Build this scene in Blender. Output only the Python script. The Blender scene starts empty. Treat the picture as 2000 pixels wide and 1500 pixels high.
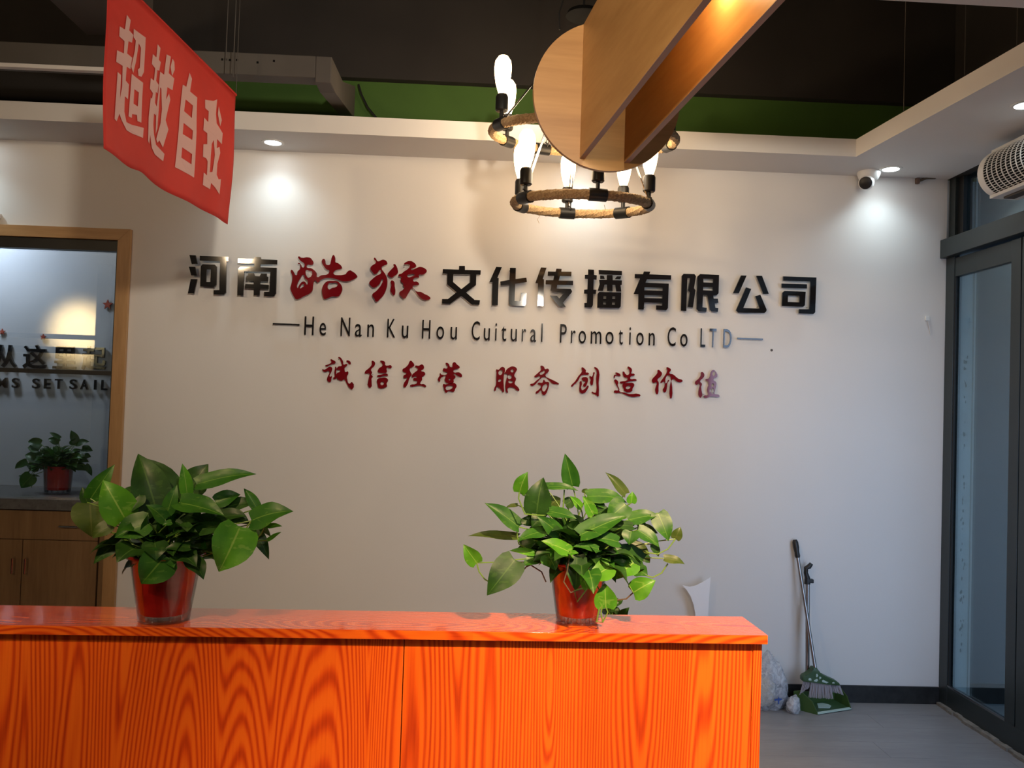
import bpy, bmesh, math, random
from mathutils import Vector, Matrix
random.seed(7)
SC = bpy.context.scene
COL = SC.collection
R = math.radians

# ------------------------------------------------------------------ camera, world, exposure
F = 1640.0
psi, th, ro = R(2.1), R(1.57), R(1.83)
FW = Vector((math.sin(psi)*math.cos(th), math.cos(psi)*math.cos(th), math.sin(th)))
r0 = Vector((math.cos(psi), -math.sin(psi), 0)); u0 = r0.cross(FW)
RT = r0*math.cos(ro)+u0*math.sin(ro); UP = -r0*math.sin(ro)+u0*math.cos(ro)
CP = Vector((0, -4.41, 1.5))
cam = bpy.data.cameras.new('camera'); cam.lens = F/2000*36; cam.sensor_width = 36; cam.clip_start = .05
co = bpy.data.objects.new('camera', cam); COL.objects.link(co)
m = Matrix((RT, UP, -FW)).transposed().to_4x4(); m.translation = CP; co.matrix_world = m
SC.camera = co
SC.view_settings.view_transform = 'Standard'
SC.view_settings.look = 'None'
SC.view_settings.gamma = 1
SC.view_settings.use_curve_mapping = False
SC.view_settings.exposure = 0.0
W = bpy.data.worlds.new('world'); SC.world = W; W.use_nodes = True
W.node_tree.nodes['Background'].inputs[0].default_value = (.36, .52, .75, 1)
W.node_tree.nodes['Background'].inputs[1].default_value = .75

def lamp(name, kind, loc, energy, color, size=.05, spot=None, blend=.5, look=None, label=None):
    l = bpy.data.lights.new(name, kind); l.energy = energy; l.color = color
    if kind == 'AREA': l.size = size
    else: l.shadow_soft_size = size
    if spot: l.spot_size = R(spot); l.spot_blend = blend
    o = bpy.data.objects.new(name, l); COL.objects.link(o); o.location = loc
    if look is not None:
        o.rotation_euler = (Vector(look)-Vector(loc)).to_track_quat('-Z', 'Y').to_euler()
    return o
WARM = (1, .66, .36); COOL = (.74, .92, 1.0); DAY = (.50, .68, 1.0)
# two warm ceiling spots over the desk, then three unseen ones added for brightness
lamp('unseen_spot', 'SPOT', (1.05, -3.75, 2.72), 640, (1, .66, .38), .045, 58, .9, (.55, -2.4, .45))
lamp('unseen_spot', 'SPOT', (-1.1, -3.9, 2.72), 120, (1, .66, .38), .05, 72, .9, (-.75, -2.4, .5))
lamp('unseen_spot', 'SPOT', (-.75, -3.6, 2.45), 62, (1, .78, .52), .06, 64, .9, (.45, -1.9, 2.6))  # added lamp out of view, brightens the disc and boards
lamp('unseen_spot', 'SPOT', (.61, -5.2, 2.70), 350, (1, .88, .72), .10, 62, 1.0, (-.2, 0, 2.50))  # added lamp with no known fixture, lifts the upper sign wall
lamp('unseen_spot', 'SPOT', (-2.6, -4.6, 3.0), 88, (1, .74, .46), .12, 120, .9, (-1.6, 0, 1.1))  # added warm fill for the left of the sign wall
# daylight from the shop front, on the right of the photographer
dl = lamp('shop_front_daylight', 'AREA', (2.38, -1.95, 1.2), 11, DAY, 1.0, look=(2.15, 0, .75)); dl.data.spread = R(100)
dl.data.shape = 'RECTANGLE'; dl.data.size = 1.3; dl.data.size_y = 2.0

def U(px, py, ax, v):
    """pixel of the photograph -> point on the plane coordinate[ax] = v"""
    d = FW + RT*((px-1000)/F) - UP*((py-750)/F)
    return CP + d*((v-CP[ax])/d[ax])
def D(px, py, depth):
    return CP + (FW + RT*((px-1000)/F) - UP*((py-750)/F))*depth

# ------------------------------------------------------------------ materials
def mat(name, color, rough=.5, metal=0, spec=None, trans=0, ior=None, emit=None, es=0, coat=0, alpha=None):
    m = bpy.data.materials.new(name); m.use_nodes = True
    b = m.node_tree.nodes['Principled BSDF']
    b.inputs['Base Color'].default_value = (*color, 1); b.inputs['Roughness'].default_value = rough
    b.inputs['Metallic'].default_value = metal
    if spec is not None: b.inputs['Specular IOR Level'].default_value = spec
    if trans: b.inputs['Transmission Weight'].default_value = trans
    if ior: b.inputs['IOR'].default_value = ior
    if coat: b.inputs['Coat Weight'].default_value = coat; b.inputs['Coat Roughness'].default_value = .05
    if emit: b.inputs['Emission Color'].default_value = (*emit, 1); b.inputs['Emission Strength'].default_value = es
    if alpha is not None: b.inputs['Alpha'].default_value = alpha
    return m
class NT:
    def __init__(s, m): s.m = m; s.t = m.node_tree; s.b = s.t.nodes['Principled BSDF']
    def n(s, typ, ins=None, **kw):
        x = s.t.nodes.new(typ)
        for k, v in kw.items(): setattr(x, k, v)
        for k, v in (ins or {}).items():
            if isinstance(v, bpy.types.NodeSocket): s.t.links.new(v, x.inputs[k])
            else: x.inputs[k].default_value = v
        return x
    def l(s, a, b): s.t.links.new(a, b)
    def ramp(s, fac, stops):
        r = s.n('ShaderNodeValToRGB', {0: fac}); e = r.color_ramp.elements
        while len(e) < len(stops): e.new(.5)
        for q, (p, c) in zip(e, stops): q.position = p; q.color = (*c, 1)
        return r.outputs[0]
    def coord(s, scale=(1, 1, 1), rot=(0, 0, 0)):
        tc = s.n('ShaderNodeTexCoord')
        return s.n('ShaderNodeMapping', {0: tc.outputs['Object'], 'Scale': scale, 'Rotation': rot}).outputs[0]
    def math(s, op, a, b=0.0):
        return s.n('ShaderNodeMath', {0: a, 1: b}, operation=op).outputs[0]
    def mix(s, f, a, b, bt='MIX'):
        x = s.n('ShaderNodeMix', data_type='RGBA', blend_type=bt)
        for i, v in ((0, f), (6, a), (7, b)):
            if isinstance(v, bpy.types.NodeSocket): s.t.links.new(v, x.inputs[i])
            else: x.inputs[i].default_value = v if i == 0 else (*v, 1)
        return x.outputs[2]
    def bump(s, h, st=.1, d=.01):
        s.l(s.n('ShaderNodeBump', {'Height': h, 'Strength': st, 'Distance': d}).outputs[0], s.b.inputs['Normal'])

def paint(name, col, var=.04, rough=.75, sc=3.0, bump=.05):
    m = mat(name, col, rough); t = NT(m)
    n = t.n('ShaderNodeTexNoise', {'Vector': t.coord(), 'Scale': sc, 'Detail': 4.0}).outputs[0]
    lo = tuple(c*(1-var) for c in col); hi = tuple(min(1, c*(1+var)) for c in col)
    t.l(t.ramp(n, [(.3, lo), (.7, hi)]), t.b.inputs['Base Color'])
    if bump:
        n2 = t.n('ShaderNodeTexNoise', {'Vector': t.coord(), 'Scale': 90.0, 'Detail': 3.0}).outputs[0]
        t.bump(n2, bump, .004)
    return m
def wood(name, dark, light, stretch=(9, 9, .8), rough=.45, coat=0, contrast=.35, rot=(0, 0, 0)):
    m = mat(name, light, rough, coat=coat); t = NT(m)
    v = t.coord(stretch, rot)
    w = t.n('ShaderNodeTexNoise', {'Vector': v, 'Scale': 1.0, 'Detail': 5.0, 'Roughness': .6, 'Distortion': .4}).outputs[0]
    fine = t.n('ShaderNodeTexNoise', {'Vector': t.coord(tuple(a*9 for a in stretch), rot), 'Scale': 1.0, 'Detail': 3.0}).outputs[0]
    f = t.math('ADD', t.math('MULTIPLY', w, .7), t.math('MULTIPLY', fine, .3))
    t.l(t.ramp(f, [(.5-contrast/2, dark), (.5+contrast/2, light)]), t.b.inputs['Base Color'])
    t.bump(fine, .04, .002)
    return m
def desk_wood(name, axis='z'):
    m = mat(name, (.8, .2, .03), .28, coat=.35); t = NT(m)
    if axis == 'z': sc, fs = (3.9, 3.9, .42), (230, 230, 5)
    else: sc, fs = (.95, 3.9, 3.9), (5, 230, 230)
    rot = (0, 0, 0) if axis == 'z' else (0, 0, R(-25) if axis == 'top' else 0)
    base = t.coord(sc, rot)
    no = t.n('ShaderNodeTexNoise', {'Vector': base, 'Scale': 1.6, 'Detail': 1.5}).outputs['Color']
    v = t.n('ShaderNodeVectorMath', {0: base, 1: t.n('ShaderNodeVectorMath', {0: no, 3: .30}, operation='SCALE').outputs[0]}, operation='ADD').outputs[0]
    vo = t.n('ShaderNodeTexVoronoi', {'Vector': v, 'Scale': 1.0, 'Smoothness': .12, 'Randomness': .8}, feature='SMOOTH_F1').outputs['Distance']
    wob = t.n('ShaderNodeTexNoise', {'Vector': t.coord(tuple(a*1.8 for a in sc), rot), 'Scale': 1.0, 'Detail': 3.0}).outputs[0]
    ph = t.math('ADD', t.math('MULTIPLY', vo, 255), t.math('MULTIPLY', wob, 5.0))
    s = t.math('MULTIPLY_ADD', t.math('SINE', ph), .5)
    s.node.inputs[2].default_value = .5
    s2 = t.math('POWER', s, 1.6)
    fine = t.n('ShaderNodeTexNoise', {'Vector': t.coord(fs, rot), 'Scale': 1.0, 'Detail': 3.0}).outputs[0]
    f = t.math('ADD', t.math('MULTIPLY', s2, .55), t.math('MULTIPLY', fine, .5))
    c = t.ramp(f, [(.25, (.95, .180, .014)), (.55, (.80, .105, .010)), (.9, (.52, .048, .007))])
    # broad tone of the printed boards
    sx = t.n('ShaderNodeSeparateXYZ', {0: t.coord()}).outputs[0]
    wn = t.n('ShaderNodeTexWhiteNoise', {'W': t.math('FLOOR', t.math('MULTIPLY', sx, 3.7))}, noise_dimensions='1D').outputs[0]
    tone = t.ramp(wn, [(0, (.80, .72, .68)), (1, (1, 1, 1))])
    t.l(t.mix(1.0, c, tone, 'MULTIPLY'), t.b.inputs['Base Color'])
    return m
def leaf_mat(name, a, b, vein):
    m = mat(name, a, .42, spec=.35); t = NT(m)
    n = t.n('ShaderNodeTexNoise', {'Vector': t.coord((25, 25, 25)), 'Scale': 1.0, 'Detail': 3.0}).outputs[0]
    n2 = t.n('ShaderNodeTexNoise', {'Vector': t.coord((34, 34, 90)), 'Scale': 1.0, 'Detail': 5.0, 'Distortion': .6}).outputs[0]
    c = t.ramp(n, [(.35, a), (.7, b)])
    uv = t.n('ShaderNodeSeparateXYZ', {0: t.n('ShaderNodeTexCoord').outputs['UV']})
    mid = t.math('LESS_THAN', t.math('ABSOLUTE', t.math('SUBTRACT', uv.outputs[0], .5)), .022)
    pat = t.math('GREATER_THAN', n2, .61)
    c = t.mix(t.math('MULTIPLY', pat, .28), c, vein)
    c = t.mix(t.math('MULTIPLY', mid, .7), c, vein)
    t.l(c, t.b.inputs['Base Color'])
    out = t.t.nodes['Material Output']
    tr = t.n('ShaderNodeBsdfTranslucent'); t.l(c, tr.inputs[0])
    mx = t.n('ShaderNodeMixShader', {0: .22}); t.l(t.b.outputs[0], mx.inputs[1]); t.l(tr.outputs[0], mx.inputs[2])
    t.l(mx.outputs[0], out.inputs[0])
    return m
def thin_glass(name, tint=(.9, .95, .95), refl=.06, rough=.0):
    """a window pane: mostly lets light straight through, mirrors a share of it"""
    m = bpy.data.materials.new(name); m.use_nodes = True; nt = m.node_tree; nt.nodes.clear()
    o = nt.nodes.new('ShaderNodeOutputMaterial'); tr = nt.nodes.new('ShaderNodeBsdfTransparent'); g = nt.nodes.new('ShaderNodeBsdfGlossy')
    tr.inputs[0].default_value = (*tint, 1); g.inputs['Roughness'].default_value = rough
    fr = nt.nodes.new('ShaderNodeLayerWeight'); fr.inputs[0].default_value = .2
    ad = nt.nodes.new('ShaderNodeMath'); ad.operation = 'MULTIPLY_ADD'; ad.use_clamp = True
    ad.inputs[1].default_value = .6; ad.inputs[2].default_value = refl
    nt.links.new(fr.outputs['Fresnel'], ad.inputs[0])
    mx = nt.nodes.new('ShaderNodeMixShader'); nt.links.new(ad.outputs[0], mx.inputs[0])
    nt.links.new(tr.outputs[0], mx.inputs[1]); nt.links.new(g.outputs[0], mx.inputs[2]); nt.links.new(mx.outputs[0], o.inputs[0])
    return m

M = {}
M['wall'] = paint('wall_paint', (.72, .69, .655), .025, .6, 1.3)
M['soffit'] = paint('soffit_paint', (.74, .72, .70), .02, .7, 2.0)
M['dark'] = paint('dark_ceiling_paint', (.024, .020, .018), .25, .85, 2.0)
M['green'] = paint('green_wall_paint', (.050, .115, .014), .15, .8, 2.0)
M['duct'] = paint('duct_paint', (.085, .075, .066), .15, .7, 3.0)
M['floorwood'] = wood('grey_floor_laminate', (.20, .195, .20), (.31, .305, .31), (1.3, 7, 7), .38, contrast=.5)
M['skirt'] = paint('black_skirting', (.012, .012, .012), .5, .5, 30)
M['oak'] = wood('oak_trim', (.33, .17, .06), (.52, .30, .125), (8, 8, .9), .45)
M['oakh'] = wood('oak_trim_lengthwise', (.33, .17, .06), (.52, .30, .125), (.9, 8, 8), .45)
M['cab'] = wood('cabinet_wood', (.17, .085, .03), (.27, .15, .06), (11, 11, .8), .5)
M['ply'] = wood('oak_veneer', (.33, .155, .042), (.50, .265, .085), (.9, .9, 12), .42, contrast=.5)
M['plank'] = wood('oak_veneer_board', (.37, .185, .058), (.55, .31, .115), (6, .7, 8), .40, contrast=.5)
M['edge'] = paint('veneer_edge', (.46, .31, .22), .05, .5, 8)
M['alu'] = paint('dark_grey_aluminium', (.022, .030, .031), .06, .38, 5, 0)
M['black'] = mat('black_plastic', (.012, .012, .012), .45)
M['gap'] = mat('dark_gap', (.008, .008, .008), .9, spec=.08)
M['acr'] = mat('black_acrylic', (.010, .009, .009), .06, coat=.4)
M['racr'] = mat('red_acrylic', (.17, .004, .008), .09, coat=.2)
M['steel'] = mat('brushed_steel', (.36, .34, .33), .3, 1)
M['chrome'] = mat('chrome', (.8, .78, .75), .12, 1)
M['stone'] = paint('dark_stone', (.10, .095, .09), .3, .35, 40)
M['white'] = mat('white_plastic', (.78, .77, .74), .35)
M['rope'] = None
M['socket'] = mat('black_lamp_metal', (.02, .02, .02), .38, .3)
M['filament'] = mat('glowing_bulb', (1, .8, .5), .3, emit=(1, .68, .36), es=12)
M['led'] = mat('led_diffuser', (1, 1, 1), .4, emit=(.85, .95, 1), es=22)
M['banner'] = None
M['pane'] = thin_glass('cabinet_glass', (.80, .84, .86), .07)
M['doorpane'] = thin_glass('door_glass', (.72, .82, .84), .05)
M['clear'] = thin_glass('clear_plastic', (.95, .93, .92), .05, .05)
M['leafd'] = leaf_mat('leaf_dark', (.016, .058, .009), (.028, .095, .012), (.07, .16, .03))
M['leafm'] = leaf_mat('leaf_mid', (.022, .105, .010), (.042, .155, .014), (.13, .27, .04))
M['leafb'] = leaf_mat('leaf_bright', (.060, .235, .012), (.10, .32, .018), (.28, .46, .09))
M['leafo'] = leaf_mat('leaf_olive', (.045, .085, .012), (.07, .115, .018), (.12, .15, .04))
M['stem'] = mat('stem_green', (.14, .26, .04), .45)
M['stemb'] = mat('stem_brown', (.10, .07, .04), .6)
M['soil'] = paint('soil', (.02, .013, .009), .4, .9, 60)
M['redpot'] = mat('red_plastic', (.62, .018, .012), .3, coat=.3)
t = NT(M['redpot']); n = t.n('ShaderNodeTexNoise', {'Vector': t.coord((9, 9, 16)), 'Scale': 1.0, 'Detail': 3.0}).outputs[0]
t.l(t.ramp(n, [(.35, (.42, .010, .008)), (.65, (.75, .03, .018))]), t.b.inputs['Base Color'])
m = mat('sisal_rope', (.42, .28, .14), .85); t = NT(m)
n = t.n('ShaderNodeTexNoise', {'Vector': t.coord((140, 140, 140)), 'Scale': 1.0, 'Detail': 4.0}).outputs[0]
t.l(t.ramp(n, [(.3, (.30, .19, .09)), (.7, (.58, .41, .22))]), t.b.inputs['Base Color']); t.bump(n, .5, .003); M['rope'] = m
m = mat('red_banner_cloth', (.62, .035, .022), .65); t = NT(m)
n = t.n('ShaderNodeTexNoise', {'Vector': t.coord((3, 3, 3)), 'Scale': 1.0, 'Detail': 3.0}).outputs[0]
c = t.ramp(n, [(.3, (.74, .045, .032)), (.7, (.86, .06, .042))]); t.l(c, t.b.inputs['Base Color'])
n2 = t.n('ShaderNodeTexNoise', {'Vector': t.coord((5, 5, 9)), 'Scale': 1.0, 'Detail': 2.0}).outputs[0]; t.bump(n2, .35, .04)
tr = t.n('ShaderNodeBsdfTranslucent'); t.l(c, tr.inputs[0]); mx = t.n('ShaderNodeMixShader', {0: .35})
t.l(t.b.outputs[0], mx.inputs[1]); t.l(tr.outputs[0], mx.inputs[2]); t.l(mx.outputs[0], t.t.nodes['Material Output'].inputs[0]); M['banner'] = m
M['bprint'] = mat('banner_print', (.66, .38, .35), .6)
M['deskz'] = desk_wood('cherry_laminate', 'z')
M['deskx'] = desk_wood('cherry_laminate_edge', 'x')
M['deskt'] = desk_wood('cherry_laminate_top', 'top')
M['deskt'].node_tree.nodes['Principled BSDF'].inputs['Roughness'].default_value = .14
M['deskt'].node_tree.nodes['Principled BSDF'].inputs['Coat Weight'].default_value = 1

# ------------------------------------------------------------------ object helpers
def tag(o, label=None, cat=None, group=None, kind=None):
    if label: o['label'] = label
    if cat: o['category'] = cat
    if group: o['group'] = group
    if kind: o['kind'] = kind
    return o
def link(name, me, material, parent=None):
    o = bpy.data.objects.new(name, me); COL.objects.link(o)
    if material is not None: me.materials.append(material)
    if parent: 
        o.parent = parent
        if parent.location.length > 0 or parent.rotation_euler[:] != (0, 0, 0):
            o.matrix_parent_inverse = parent.matrix_basis.inverted()
    return o
def empty(name, loc, label=None, cat=None, group=None, kind=None):
    o = bpy.data.objects.new(name, None); COL.objects.link(o); o.location = loc; o.empty_display_size = .05
    return tag(o, label, cat, group, kind)
class B:
    """collects shapes, then makes one mesh object"""
    def __init__(s): s.bm = bmesh.new()
    def box(s, a, b, bev=0):
        a, b = Vector(a), Vector(b); lo = [min(a[i], b[i]) for i in range(3)]; hi = [max(a[i], b[i]) for i in range(3)]
        c = [(x, y, z) for x in (lo[0], hi[0]) for y in (lo[1], hi[1]) for z in (lo[2], hi[2])]
        vs = [s.bm.verts.new(p) for p in c]
        fs = [s.bm.faces.new([vs[i] for i in q]) for q in ((0, 1, 3, 2), (4, 6, 7, 5), (0, 4, 5, 1), (2, 3, 7, 6), (0, 2, 6, 4), (1, 5, 7, 3))]
        if bev: bmesh.ops.bevel(s.bm, geom=list({e for f in fs for e in f.edges}), offset=bev, segments=2, affect='EDGES', profile=.5)
        return s
    def prism(s, pts, vec, bev=0):
        """closed outline extruded by vec"""
        vec = Vector(vec); a = [s.bm.verts.new(p) for p in pts]; b = [s.bm.verts.new(Vector(p)+vec) for p in pts]
        n = len(pts); fs = [s.bm.faces.new(a[::-1]), s.bm.faces.new(b)]
        for i in range(n): fs.append(s.bm.faces.new((a[i], a[(i+1) % n], b[(i+1) % n], b[i])))
        if bev: bmesh.ops.bevel(s.bm, geom=list({e for f in fs for e in f.edges}), offset=bev, segments=2, affect='EDGES', profile=.5)
        return s
    def tube(s, pts, r, seg=8, closed=False, cap=True):
        pts = [Vector(p) for p in pts]; n = len(pts); rs = r if isinstance(r, (list, tuple)) else [r]*n
        rings = []; prev = None
        for i, p in enumerate(pts):
            if closed: d = pts[(i+1) % n]-pts[i-1]
            else: d = pts[min(i+1, n-1)]-pts[max(i-1, 0)]
            d.normalize()
            if prev is None:
                a = d.orthogonal().normalized()
                if closed: a = Vector((0, 0, 1)); a = (a-d*a.dot(d)).normalized()
            else: a = prev-d*prev.dot(d); a.normalize()
            prev = a; b = d.cross(a)
            rings.append([s.bm.verts.new(p+(a*math.cos(2*math.pi*k/seg)+b*math.sin(2*math.pi*k/seg))*rs[i]) for k in range(seg)])
        for i in range(n if closed else n-1):
            A, Bq = rings[i], rings[(i+1) % n]
            for k in range(seg): s.bm.faces.new((A[k], A[(k+1) % seg], Bq[(k+1) % seg], Bq[k]))
        if not closed and cap: s.bm.faces.new(rings[0][::-1]); s.bm.faces.new(rings[-1])
        return s
    def lathe(s, prof, c, axis=(0, 0, 1), seg=24):
        """profile of (radius, height) turned about axis through c"""
        q = Vector((0, 0, 1)).rotation_difference(Vector(axis).normalized()); c = Vector(c); rings = []
        for r, h in prof:
            if r < 1e-6: rings.append([s.bm.verts.new(c+q@Vector((0, 0, h)))])
            else: rings.append([s.bm.verts.new(c+q@Vector((r*math.cos(2*math.pi*k/seg), r*math.sin(2*math.pi*k/seg), h))) for k in range(seg)])
        for A, Bq in zip(rings, rings[1:]):
            for k in range(seg):
                k2 = (k+1) % seg
                if len(A) == 1 and len(Bq) == 1: continue
                if len(A) == 1: s.bm.faces.new((A[0], Bq[k2], Bq[k]))
                elif len(Bq) == 1: s.bm.faces.new((A[k], A[k2], Bq[0]))
                else: s.bm.faces.new((A[k], A[k2], Bq[k2], Bq[k]))
        return s
    def obj(s, name, material, parent=None, smooth=False, **kw):
        bmesh.ops.recalc_face_normals(s.bm, faces=s.bm.faces)
        me = bpy.data.meshes.new(name); s.bm.to_mesh(me); s.bm.free()
        if smooth:
            me.polygons.foreach_set('use_smooth', [True]*len(me.polygons))
            try: me.set_sharp_from_angle(angle=R(40))
            except Exception: pass
        return tag(link(name, me, material, parent), **kw)
def box(name, a, b, material, parent=None, bev=0, **kw): return B().box(a, b, bev).obj(name, material, parent, **kw)

def eval_curve(cu):
    o = bpy.data.objects.new('tmp', cu); COL.objects.link(o)
    dg = bpy.context.evaluated_depsgraph_get()
    me = bpy.data.meshes.new_from_object(o.evaluated_get(dg), depsgraph=dg)
    bpy.data.objects.remove(o); bpy.data.curves.remove(cu)
    return me
def outline_mesh(groups, smooth, depth):
    """groups: [[outer, hole, ...], ...] of 2-D points; mesh in xy, +-depth in z"""
    allv, allf = [], []
    for g in groups:
        cu = bpy.data.curves.new('c', 'CURVE'); cu.dimensions = '2D'; cu.fill_mode = 'BOTH'; cu.extrude = depth; cu.resolution_u = 3
        for pts in g:
            if smooth:
                sp = cu.splines.new('BEZIER'); sp.bezier_points.add(len(pts)-1)
                for bp, p in zip(sp.bezier_points, pts):
                    bp.co = (p[0], p[1], 0); bp.handle_left_type = bp.handle_right_type = 'AUTO'
            else:
                sp = cu.splines.new('POLY'); sp.points.add(len(pts)-1)
                for bp, p in zip(sp.points, pts): bp.co = (p[0], p[1], 0, 1)
            sp.use_cyclic_u = True
        me = eval_curve(cu); n = len(allv)
        allv += [tuple(v.co) for v in me.vertices]; allf += [tuple(i+n for i in p.vertices) for p in me.polygons]
        bpy.data.meshes.remove(me)
    return allv, allf
def mesh_of(name, vs, fs):
    me = bpy.data.meshes.new(name); me.from_pydata(vs, [], fs); me.update(); return me
def text_mesh(body, extrude, bold=0.0):
    cu = bpy.data.curves.new('t', 'FONT'); cu.body = body; cu.extrude = extrude; cu.offset = bold; cu.resolution_u = 4
    me = eval_curve(cu); vs = [tuple(v.co) for v in me.vertices]; fs = [tuple(p.vertices) for p in me.polygons]
    bpy.data.meshes.remove(me); return vs, fs

# ------------------------------------------------------------------ the room shell
XD = 2.478      # plane of the glazed shop front on the right
ZS = 2.80       # underside of the white dropped border
ZC = 3.75
XW = -1.835     # right edge of the wall opening with the display window
ST = dict(kind='structure')
# sign wall with its window opening
WL, WB, WT = -4.6, .0, 2.355
bw = B()
bw.box((XW, 0, 0), (XD, .16, ZS)); bw.box((WL, 0, WT+.001), (XW, .16, ZS)); bw.box((-6, 0, 0), (WL, .16, ZS))
bw.obj('wall_back', M['wall'], **ST)
upper = box('wall_back_upper', (-6, .001, ZS), (XD+.3, .16, 3.19), M['green'], **ST)
box('trim_1', (-6, -.05, 3.19), (XD+.3, .16, ZC), M['dark'], **ST)
box('ceiling', (-8, -9.2, ZC), (XD+.3, .16, ZC+.1), M['dark'], **ST)
box('wall_left', (-8.1, -9.2, 0), (-8, 1.9, ZC), M['wall'], **ST)
box('wall_front', (-8, -9.3, 0), (XD+.3, -9.2, ZC), M['wall'], **ST)
box('wall_right', (XD, -9.2, 0), (XD+.12, -5.6, ZC), M['wall'], **ST)
box('wall_right_upper', (XD, -9.2, ZS), (XD+.12, .0, ZC), M['dark'], **ST)
# floor of grey boards running along the sign wall
fl = box('floor', (-8, -9.2, -.06), (XD+.05, 1.9, -.012), M['gap'], **ST)
pw = .178; me_p = {}
for i in range(30):
    y1 = .0-i*pw; off = (i*.53) % 1.2
    x = -2.2+off-1.2
    xs = [-3.5]
    while x < XD: 
        if x > -3.4: xs.append(x)
        x += 1.22
    xs.append(XD-.002)
    for a, b in zip(xs, xs[1:]):
        if b < -3.3 or i > 14 and b < 0: continue
        if a < -1 and i > 9: continue
        o = box('plank', (a+.0006, y1-pw+.0006, -.012), (b-.0006, y1-.0006, 0), M['floorwood'], fl)
box('subfloor', (-8, -9.2, -.02), (XD, -.0, -.0125), M['floorwood'], fl)
box('floor_slab', (-8, .17, -.02), (XW, 1.9, -.003), M['floorwood'], fl)
box('baseboard_back', (XW+.01, -.012, 0), (XD-.004, 0, .089), M['skirt'], bev=.001, **ST)
# white dropped border: a strip along the sign wall and a wider one along the shop front
e0 = U(1672, 306, 2, ZS); e1 = U(2000, 128, 2, ZS); ed = (e1-e0)/(e1.y-e0.y)
yB = e0.y; pB = Vector((-6, U(0, 232, 2, ZS).y-.012, ZS))
yn = -1.865
far = e0+ed*(yn-e0.y)
pts = [Vector((-6, 0, ZS)), Vector((XD, 0, ZS)), Vector((XD, yn, ZS)), far, e0, pB]
B().prism(pts, (0, 0, .088)).obj('ceiling_border', M['soffit'], **ST)
B().prism([(.55, yn-.02, ZS), (XD, yn+.0, ZS), (XD, -9.2, ZS), (.55, -9.2, ZS)], (0, 0, .09)).obj('ceiling_near_border', M['soffit'], **ST)
box('trim_5', (-6, -.012, ZS+.088), (U(330, 210, 1, 0).x, 0, 3.19), M['dark'], **ST)
# hanger wires of the border
for px, y0, y1, yy in ((1765, 22, 212, -.75), (1986, 18, 96, -1.2), (1884, 50, 150, -.95)):
    a = U(px, y1, 1, yy)
    B().tube([(a.x, yy, ZS+.08), (a.x, yy, ZC)], .0022, 5).obj('hanger_wire', M['duct'], label={1765: 'thin grey hanger wire right of the oak boards, under the dark ceiling', 1986: 'thin hanger wire near the right picture edge, above the white ceiling border', 1884: 'faint hanger wire between two others above the right white border'}[px], cat='wire')
# oak frame of the display window in the sign wall
wi = empty('window_1', (XW, 0, 0), kind='structure')
fwd = .052; zt = U(240, 466, 1, -.02).z
xr = XW+.0; xl = XW-fwd-.012
B().prism([(xr, -.022, 0), (xr, -.022, WT), (xl, -.022, WT-.058), (xl, -.022, 0)], (0, .182, 0), .0008).obj('window_frame', M['oak'], wi)
B().prism([(WL, -.022, WT), (xr-.0006, -.022, WT), (xl-.0006, -.022, WT-.058), (WL, -.022, WT-.058)], (0, .182, 0), .0008).obj('window_frame', M['oakh'], wi)
gz0 = U(120, 975, 1, .03).z; gz1 = WT-.058
bx = XW-fwd-.012
blk = B(); blk.box((bx-.013, .0, gz0), (bx, .05, gz1)); blk.box((WL, .0, gz1-.055), (bx-.013, .05, gz1)); blk.box((WL, .0, gz0-.022), (bx-.013, .05, gz0))
blk.obj('black_seal', M['black'], wi)
mz = U(120, 726, 1, .01).z
box('glazing_bar', (WL, .002, mz-.011), (bx-.013, .045, mz+.011), M['black'], wi)
box('pane', (WL, .022, mz+.011), (bx-.013, .028, gz1-.055), M['pane'], wi)
box('pane', (WL, .022, gz0), (bx-.013, .028, mz-.011), M['pane'], wi)
# room behind the display window
M['back'] = paint('pale_blue_grey_paint', (.44, .47, .52), .03, .6, 1.5)
YB = .62
box('wall_inner', (-6, YB, 0), (XW+.9, YB+.1, 3.2), M['back'], **ST)
box('wall_inner_side', (XW+.35, .161, 0), (XW+.43, YB-.001, 3.2), M['back'], **ST)
box('ceiling_inner', (-6, .161, 2.66), (XW+.349, YB-.001, 2.74), M['back'], **ST)
lamp('inner_room_fill', 'AREA', (-3.0, .25, 2.60), 15, (.86, .92, 1), .30, look=(-3.0, .62, 1.15))  # unseen lamp added above the opening to light the inner wall
lamp('inner_room_fill', 'AREA', (-2.15, .34, 2.62), .9, (1, .85, .62), .2, look=(-2.2, .45, 0))

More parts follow.
